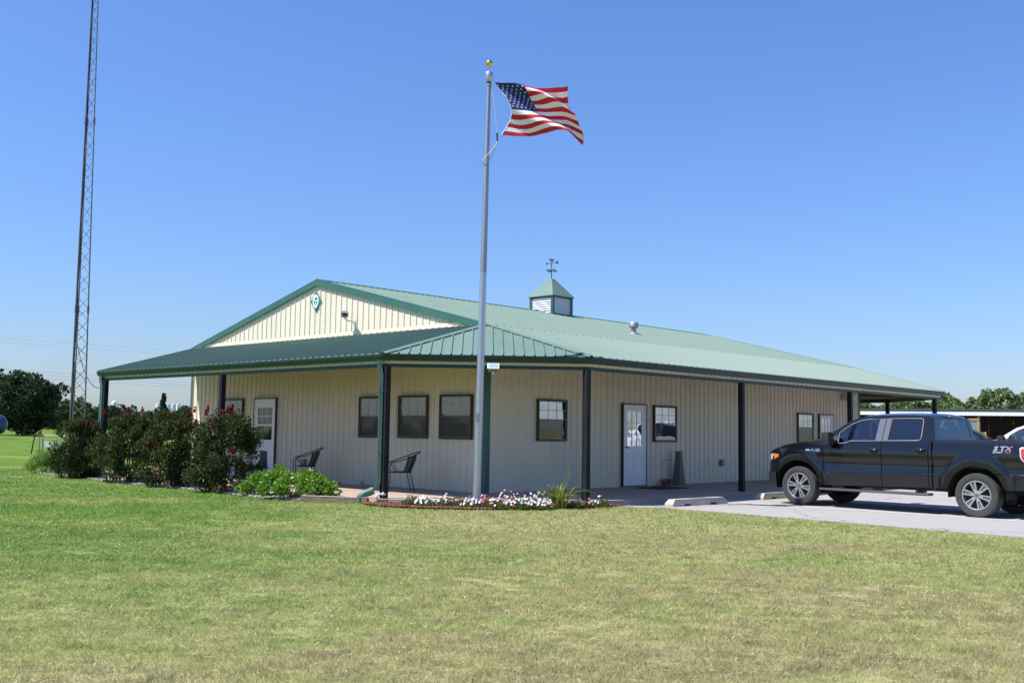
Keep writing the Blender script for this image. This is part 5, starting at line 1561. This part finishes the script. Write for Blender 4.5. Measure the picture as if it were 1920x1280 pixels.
WB = 3.67
def led(x): return .672 + .026*x
def body_y(x, z):
    zs = [.38, .45, .58, led(x)-.012, led(x), led(x)+.010, .80, .885, .915, 1.00, 1.10, 1.20, 1.32, 1.41]
    ys = [.895, .920, .952, .974, .974, .966, .957, .944, .944, .966, .975, .966, .940, .905]
    y = float(np.interp(z, zs, ys))
    for xc in (0.0, WB):
        rr_ = math.hypot(x-xc, z-.42)
        if rr_ < .74:
            q = min(1, max(0, (.74-rr_)/.09)); q = q*q*(3-2*q)
            y = y*(1-q) + max(y, .968+.030)*q
    if x < -.35: y *= 1-.10*((-.35-x)/.40)**2
    if x > 4.35: y *= 1-.04*((x-4.35)/.35)**2
    return y
def arch(x):
    z = 0
    for xc in (0.0, WB):
        if abs(x-xc) < .515: z = max(z, .42+math.sqrt(.515**2-(x-xc)**2))
    return z
def pickup(name, label, paint, loc, rz, full=True, scale=1.0):
    T = thing(name, label, 'pickup truck', loc, rz, None)
    T.scale = (scale,)*3
    hood_z = lambda x: float(np.interp(x, [-.80, -.72, -.60, -.35, -.087, .36, .575], [1.0, 1.055, 1.135, 1.225, 1.285, 1.338, 1.372]))
    sill = lambda x: float(np.interp(x, [.585, 1.06, 1.18, 1.84, 2.83], [1.272, 1.280, 1.328, 1.340, 1.362]))
    rail = lambda x: 1.388 + .006*(x-2.87)
    low = lambda x: .435+.022*x
    panels = [('front_fender', -.74, .570, hood_z, lambda x: max(arch(x), .64 if x < -.3 else low(x))), ('door', .584, 1.832, sill, lambda x: max(arch(x), low(x))), ('door', 1.846, 2.776, sill, lambda x: max(arch(x), low(x))), ('cab_corner', 2.790, 2.838, sill, low), ('bed_side', 2.872, 4.70, rail, lambda x: max(arch(x), low(x) if x < 4.2 else .52))]
    for s in (-1, 1):
        for nm, x0, x1, ft, fb in panels:
            n = max(3, int((x1-x0)/.028))
            rows = []
            for i in range(n+1):
                x = x0+(x1-x0)*i/n
                b_, t_ = fb(x), ft(x)
                zl = [.40, .46, .52, .58, led(x)-.03, led(x)-.008, led(x), led(x)+.010, led(x)+.03, .78, .83, .88, .93, .98, 1.03, 1.08, 1.13, 1.18, 1.23, 1.27, 1.30, 1.33, 1.36, 1.385]
                zc = [b_]+[min(max(z, b_), t_) for z in zl]+[t_]
                rows.append([(x, s*body_y(x, z), z) for z in zc] + [(x, s*(body_y(x, t_)-.05), t_+.004)])
            m = MB(); m.grid(rows if s < 0 else rows[::-1])
            o = m.build(nm, paint, T, smooth=True, angle=28, weld=True)
            if nm == 'door' and full:
                hx = x1-.235
                zc_ = 1.155 + .02*(hx-1.6)/.93
                m = MB(); yy = s*(body_y(hx, zc_)+.002)
                m.box(hx, hx+.19, min(yy, yy+s*.006), max(yy, yy+s*.006), zc_-.055, zc_+.06, .003); m.build('handle_cup', M['trim_black'], o)
                m = MB(); m.tube([(hx+.01, yy+s*.012, zc_+.022), (hx+.03, yy+s*.034, zc_+.024), (hx+.15, yy+s*.034, zc_+.026), (hx+.18, yy+s*.012, zc_+.026)], .016, 8); m.build('door_handle', paint, o, smooth=True)
        # wheel well liners
        for xc in (0.0, WB):
            m = MB(); P = []
            for a in np.linspace(-.15, math.pi+.15, 22):
                P.append([(xc+.53*math.cos(a), s*.955, .42+.53*math.sin(a)), (xc+.53*math.cos(a), s*.45, .42+.53*math.sin(a))])
            m.grid(P)
            m.add([(xc-.53, s*.5, .25), (xc+.53, s*.5, .25), (xc+.53, s*.5, .98), (xc-.53, s*.5, .98)], [(0, 1, 2, 3)])
            m.build('wheel_well', M['under'], T, recalc=False)
    # hull and underbody so that gaps look into the dark
    m = MB()
    m.box(-.60, -.53, -.78, .78, .45, 1.0); m.box(.53, 3.13, -.90, .90, .45, .62); m.box(.60, 2.83, -.90, .90, .60, 1.24); m.box(4.21, 4.68, -.88, .88, .55, .9); m.box(-.5, 4.6, -.44, .44, .42, .95)
    m.tube([(0, -.7, .40), (0, .7, .40)], .05, 8); m.tube([(WB, -.7, .40), (WB, .7, .40)], .06, 8); m.sphere((WB, 0, .40), .17, 10, 8)
    m.build('underbody', M['under'], T)
    # hood, cowl
    rows = []
    for x in list(np.linspace(-.80, .60, 24)):
        z = hood_z(min(x, .575)); yw = body_y(x, z)-.048
        rows.append([(x - (.06*(1-(k/8)**2) if x < -.7 else 0)*1.0, yw*k/8, z+.004+.055*(1-(k/8)**2)*min(1, (x+.82)/.35) + (.012 if abs(k) in (4, 5) else 0)) for k in range(-8, 9)])
    m = MB(); m.grid(rows); m.build('hood', paint, T, smooth=True, angle=40)
    # front: plan curve
    plan = [(-.50, -.985), (-.62, -.955), (-.72, -.90), (-.79, -.80), (-.835, -.62), (-.86, -.3), (-.87, 0)]
    plan = plan + [(x, -y) for x, y in plan[-2::-1]]
    def fascia(z0, z1, off0, off1, seg=None):
        P = []
        for x, y in (plan if seg is None else plan[seg[0]:seg[1]]):
            d = Vector((x-.2, y)).normalized()
            P.append([(x+d.x*off0, y+d.y*off0, z0), (x+d.x*(off0+off1)/2+d.x*.012, y+d.y*(off0+off1)/2, (z0+z1)/2), (x+d.x*off1, y+d.y*off1, z1)])
        return P
    m = MB(); m.grid(fascia(.66, 1.06, .0, -.03)); m.build('front_panel', paint, T, smooth=True)
    m = MB(); m.grid(fascia(.39, .668, .0, .025)); m.grid([[p[0] for p in fascia(.39, .66, -.25, -.2)], [p[0] for p in fascia(.39, .66, 0, .02)]]); m.grid([[p[2] for p in fascia(.39, .668, -.25, -.2)], [p[2] for p in fascia(.39, .668, 0, .025)]]); m.build('front_bumper', M['trim_black'] if paint is M['paint_black'] else paint, T, smooth=True, angle=40)
    m = MB(); m.grid(fascia(.70, 1.03, .008, -.012, (4, 9))); m.build('grille', M['trim_black'], T)
    for s in (-1, 1):
        m = MB(); q = [(-.478, 1.035, .0), (-.56, 1.055, 0), (-.60, .90, 0), (-.53, .845, 0)]
        def hl(pts, mt, nm):
            m = MB(); n = len(pts)
            # side face of the lamp follows the fender
            v = [(x, s*(max(body_y(x, z), .0)+.012), z) for x, z in pts]; vi = [(x+.0, s*(body_y(x, z)-.03), z) for x, z in pts]
            m.add(v+vi, [tuple(range(n))]+[(i, (i+1) % n, n+(i+1) % n, n+i) for i in range(n)]); m.build(nm, mt, T)
        hl([(-.455, 1.045), (-.585, 1.055), (-.60, .93), (-.565, .845), (-.50, .92)], M['amber'], 'side_marker')
        hl([(-.588, 1.055), (-.70, 1.045), (-.715, .86), (-.57, .845), (-.602, .93)], M['lens'], 'headlight')
    # cab greenhouse
    gy = lambda z: .942-(z-1.28)*.335
    outer = [(.585, 1.272), (1.06, 1.280), (1.18, 1.328), (1.84, 1.340), (2.838, 1.362), (2.90, 1.385), (2.885, 1.50), (2.84, 1.74), (2.805, 1.815), (2.70, 1.852), (2.3, 1.868), (1.9, 1.866), (1.55, 1.850), (1.30, 1.812), (1.09, 1.738), (.80, 1.545), (.60, 1.39)]
    w1 = [(.905, 1.300), (1.05, 1.302), (1.165, 1.348), (1.705, 1.358), (1.750, 1.790), (1.52, 1.785), (1.34, 1.757), (1.17, 1.690), (.99, 1.575), (.905, 1.50)]
    w2 = [(1.950, 1.365), (2.56, 1.378), (2.605, 1.392), (2.625, 1.43), (2.632, 1.74), (2.620, 1.785), (2.575, 1.802), (1.995, 1.800)]
    for s in (-1, 1):
        f3 = lambda p, o=0.0: (p[0], s*(gy(p[1])+o), p[1])
        m = MB(); m.poly([f3(p) for p in outer], [[f3(p) for p in w1], [f3(p) for p in w2]])
        for w_ in (w1, w2):
            k = len(w_); m.add([f3(p) for p in w_]+[f3(p, -.035) for p in w_], [(i, (i+1) % k, k+(i+1) % k, k+i) for i in range(k)])
        cabs = m.build('cab_side', paint, T)
        for nm, w_ in (('door_glass', w1), ('door_glass', w2)):
            m = MB(); m.poly([f3(p, -.012) for p in w_]); m.build(nm, M['car_glass'], T, recalc=False)
            m = MB(); m.tube([f3(p, .002) for p in w_], .0075, 5, closed=True); m.build('window_moulding', M['seal_sheen'] if full else M['trim_black'], cabs)
        for pts in ([(1.712, 1.350), (1.832, 1.352), (1.868, 1.800), (1.757, 1.795)], [(1.846, 1.353), (1.942, 1.356), (1.986, 1.806), (1.882, 1.802)]):
            m = MB(); k = len(pts); m.add([f3(p, .008) for p in pts]+[f3(p, -.002) for p in pts], [tuple(range(k))]+[(i, (i+1) % k, k+(i+1) % k, k+i) for i in range(k)]); m.build('pillar_cover', M['trim_satin'], T)
        m = MB(); m.prism([(.62, 1.30), (.90, 1.30), (.90, 1.46), (.82, 1.45)], 0, 1, lambda a, b_, h: (a, s*(gy(b_)+.004+.006*h), b_)); m.build('mirror_sail', M['trim_black'], T)
        m = MB(); m.box(.73, .87, min(s*.95, s*1.04), max(s*.95, s*1.04), 1.295, 1.365, .02); m.box(.69, .86, min(s*1.02, s*1.24), max(s*1.02, s*1.24), 1.24, 1.52, .045)
        mo = m.build('side_mirror', M['trim_black'], T, smooth=True, angle=40)
        m = MB(); m.box(.857, .866, min(s*1.04, s*1.22), max(s*1.04, s*1.22), 1.265, 1.50, .003); m.build('mirror_glass', M['rim_dark'], mo)
        if full or True:
            m = MB(); m.box(.50, 2.80, min(s*.80, s*1.0), max(s*.80, s*1.0), .345, .39, .018)
            for x in (.75, 1.6, 2.5): m.box(x-.03, x+.03, min(s*.5, s*.85), max(s*.5, s*.85), .38, .46)
            m.build('running_board', M['plate'], T)
    # windshield, roof, rear panel
    rows = []
    for q in np.linspace(0, 1, 8):
        x = .615+(1.33-.615)*q; z = 1.385+(1.835-1.385)*(q**.92); yw = gy(z)-.028
        rows.append([(x-.07*(1-(k/6)**2)*(1-.4*q), yw*k/6, z+.012*(1-(k/6)**2)) for k in range(-6, 7)])
    m = MB(); m.grid(rows); m.build('windshield', M['car_glass'], T, smooth=True, recalc=False)
    rows = []
    for x in np.linspace(1.26, 2.82, 22):
        z = float(np.interp(x, [1.26, 1.30, 1.55, 1.9, 2.3, 2.70, 2.805, 2.83], [1.802, 1.814, 1.850, 1.866, 1.868, 1.852, 1.815, 1.79])); yw = gy(z)
        rows.append([(x, yw*k/8, z+.002+.052*(1-(abs(k)/8)**2.6)) for k in range(-8, 9)])
    m = MB(); m.grid(rows); m.build('roof', paint, T, smooth=True, recalc=True)
    rx = lambda z: 2.905-(z-1.385)*.20
    zz = [1.0, 1.362, 1.50, 1.74, 1.83]
    out = [(-gy(max(z, 1.3)), z) for z in zz]+[(gy(max(z, 1.3)), z) for z in zz[::-1]]
    win = [(-.70, 1.44), (.70, 1.44), (.665, 1.76), (.62, 1.79), (-.62, 1.79), (-.665, 1.76)]
    m = MB(); m.poly([(rx(z), y, z) for y, z in out], [[(rx(z), y, z) for y, z in win]]); m.build('cab_back', paint, T, recalc=False)
    m = MB(); m.poly([(rx(z)-.006, y, z) for y, z in win]); m.build('rear_glass', M['car_glass'], T, recalc=False)
    m = MB(); m.box(2.80, 2.862, -.16, .16, 1.835, 1.868, .008); m.build('brake_light', M['decal_silver'], T)
    # interior
    m = MB()
    for s in (-1, 1):
        m.box(1.25, 1.75, s*.42-.25, s*.42+.25, .85, 1.10, .06); m.obox((1.80, s*.42, 1.30), (.09, 0, .03), (0, .24, 0), (-.09, 0, .32)); m.box(1.86, 1.96, s*.42-.12, s*.42+.12, 1.60, 1.74, .04)
    m.box(2.1, 2.55, -.68, .68, .85, 1.12, .06); m.obox((2.66, 0, 1.30), (.08, 0, .03), (0, .68, 0), (-.05, 0, .28))
    for y in (-.4, .4): m.box(2.62, 2.72, y-.12, y+.12, 1.56, 1.68, .03)
    m.build('seats', M['seat'], T)
    m = MB(); m.box(.62, 1.02, -.84, .84, 1.05, 1.30, .05); m.tube([(1.05+.08*math.sin(a)*.4, -.40+.19*math.cos(a), 1.29+.17*math.sin(a)) for a in np.linspace(0, 2*math.pi, 20)[:-1]], .016, 6, closed=True); m.build('dashboard', M['trim_black'], T)
    # bed
    m = MB()
    m.box(2.90, 4.66, -.80, .80, .88, .95)
    for s in (-1, 1): m.box(2.90, 4.66, min(s*.80, s*.86), max(s*.80, s*.86), .90, 1.385); 
    m.box(2.885, 2.93, -.86, .86, .9, 1.385)
    m.build('bed_liner', M['trim_black'], T)
    for s in (-1, 1):
        m = MB(); m.grid([[(x, s*(body_y(x, rail(x))-.012), rail(x)+.002), (x, s*(body_y(x, rail(x))-.03), rail(x)+.016), (x, s*.83, rail(x)+.014), (x, s*.83, rail(x)-.02)] for x in np.linspace(2.872, 4.70, 12)]); m.build('bed_rail', M['trim_black'] if full else paint, T, smooth=True)
        m = MB(); m.box(4.585, 4.712, min(s*.80, s*.945), max(s*.80, s*.945), .93, 1.33, .02); m.build('tail_light', M['red_lens'], T)
    m = MB(); m.box(4.66, 4.715, -.80, .80, .80, 1.40, .012); m.build('tailgate', paint, T)
    m = MB(); m.box(4.70, 4.93, -.93, .93, .50, .68, .04); m.build('rear_bumper', M['chrome'], T)
    # fuel door
    if full:
        m = MB(); c = (3.113, 1.119); ring = []
        for a in np.linspace(0, 2*math.pi, 25)[:-1]:
            x, z = c[0]+.095*math.cos(a), c[1]+.095*math.sin(a); ring.append((x, -(body_y(x, z)+.0025), z))
        m.tube(ring, .0035, 5, closed=True); m.build('fuel_door', M['trim_black'], T)
    # wheels
    for xc in (0.0, WB):
        for s in (-1, 1):
            W = empty('wheel', (xc, s*.83, .402), 0, T)
            W.rotation_euler = (0, RNG.uniform(0, 1), 0 if s < 0 else math.pi)
            m = MB()
            tp = [(.262, -.118), (.285, -.132), (.345, -.140), (.385, -.128), (.398, -.108), (.403, -.085), (.403, -.062), (.395, -.060), (.395, -.050), (.4035, -.048), (.4035, -.006), (.395, -.004), (.395, .006), (.4035, .008), (.4035, .048), (.395, .05), (.395, .06), (.403, .062), (.403, .085), (.398, .108), (.385, .128), (.345, .14), (.262, .12)]
            m.lathe(tp, 44, 'Y'); m.build('tyre', M['tyre'], W, smooth=True, angle=35)
            m = MB(); m.lathe([(.268, -.126), (.262, -.133), (.248, -.128), (.243, -.105), (.235, -.02), (.235, .1)], 40, 'Y'); m.build('rim', M['rim'], W, smooth=True, angle=40)
            m = MB(); m.lathe([(.001, -.03), (.17, -.03), (.172, .0), (.235, .02)], 28, 'Y'); m.build('brake_disc', M['rim_dark'], W)
            sp, po = MB(), MB()
            for k in range(6):
                a = k*math.pi/3
                ca_, sa_ = math.cos(a), math.sin(a)
                fw = lambda p, q, h: (p*ca_-q*sa_, h, p*sa_+q*ca_)
                sp.prism([(.05, -.026), (.247, -.056), (.247, -.031), (.115, -.016), (.115, .016), (.247, .031), (.247, .056), (.05, .026)], -.118, -.070, fw)
                po.prism([(.115, -.0155), (.246, -.0305), (.246, .0305), (.115, .0155)], -.106, -.075, fw)
            sp.lathe([(.001, -.120), (.055, -.120), (.072, -.112), (.075, -.07)], 20, 'Y')
            sp.build('spokes', M['rim'], W); po.build('spoke_pocket', M['rim_grey'], W)['kind'] = 'stuff'
            m = MB(); m.lathe([(.001, -.129), (.030, -.128), (.036, -.118)], 16, 'Y')
            m.build('hub_cap', M['rim_grey'], W)
            m = MB()
            for k in range(6):
                a = k*math.pi/3+math.pi/6; m.lathe([(.001, -.132), (.010, -.131), (.011, -.112)], 8, 'Y', (.056*math.cos(a), 0, .056*math.sin(a)))
            m.build('lug_nuts', M['rim_dark'], W)['kind'] = 'stuff'
    if not full: return T
    # lettering on the near side
    def letter(txt, size, x0, z0, mat, nm, shear=0., off=.004, bold=.002, sx=1.0):
        me = text_mesh(txt, size, .0012, shear, bold)
        for q in me.vertices:
            x, z, h = x0+q.co.x*sx, z0+q.co.y, q.co.z
            q.co = Vector((x, -(body_y(x, z)+off+h), z))
        me.materials.append(mat)
        o = linked(nm, me, T); return o
    for txt, x0, mt in (('S', 3.99, M['decal_silver']), ('T', 4.095, M['decal_silver']), ('X', 4.195, M['decal_red'])):
        letter(txt, .118, x0, 1.216, M['decal_white'], 'decal_outline', .25, .003, .0025, 1.3)
        letter(txt, .118, x0, 1.216, mt, 'decal_letter', .25, .006, -.003 if mt is M['decal_silver'] else -.001, 1.3)
    letter('SPORT', .036, 3.98, 1.178, M['decal_white'], 'decal_letter', .25, .004, .0005, 1.6)
    letter('4X4', .036, 4.20, 1.178, M['decal_silver'], 'decal_letter', .25, .004, .001, 1.5)
    letter('F-150', .085, .305, 1.118, M['chrome'], 'badge_letter', .3, .005, .002, 1.0)
    m = MB(); ov_ = [(.235+.058*math.cos(a), 1.147+.022*math.sin(a)) for a in np.linspace(0, 2*math.pi, 21)[:-1]]
    m.prism(ov_, .002, .008, lambda a, b_, h: (a, -(body_y(a, b_)+h), b_)); m.build('badge_oval', M['chrome'], T)
    def shield(sc, off, mat, nm):
        pts = [(-.13, .15), (-.10, .175), (.10, .175), (.13, .15), (.12, -.02), (.0, -.14), (-.09, -.06), (-.115, .0)]
        m = MB(); m.prism([(4.575+a*sc, 1.12+b_*sc) for a, b_ in pts], .002, off, lambda a, b_, h: (a, -(body_y(a, b_)+h), b_)); m.build(nm, mat, T)
    shield(1.0, .005, M['decal_white'], 'emblem_border'); shield(.82, .007, M['decal_red'], 'emblem_field')
    m = MB(); m.prism([(4.52, 1.17), (4.63, 1.17), (4.63, 1.20), (4.52, 1.20)], .002, .009, lambda a, b_, h: (a, -(body_y(a, b_)+h), b_)); m.build('emblem_bar', M['decal_silver'], T)
    return T
ta = -.8244
tn = Vector((-math.sin(ta), math.cos(ta), 0)); tdv = Vector((math.cos(ta), math.sin(ta), 0))
T0 = Vector((6.0005, 21.641, 0))
pk = T0 + tn*.97
pickup('pickup_truck', 'black crew cab pickup truck parked nose in at the long wall', M['paint_black'], (pk.x, pk.y, .004), ta)
# white pickup two rows on, and a grey one beyond it
wa = BROT - math.pi/2
wx, wy = 14.3, 31.1
pickup('pickup_truck', 'white pickup truck behind the bed of the black truck, cut off by the picture edge', M['paint_white_car'], (wx, wy, .004), wa, False, 1.0)
pickup('pickup_truck', 'dark grey vehicle mostly hidden between the black truck cab and the white truck', M['paint_grey'], (19.0, 39.6, .004), 2.836, False, .97)
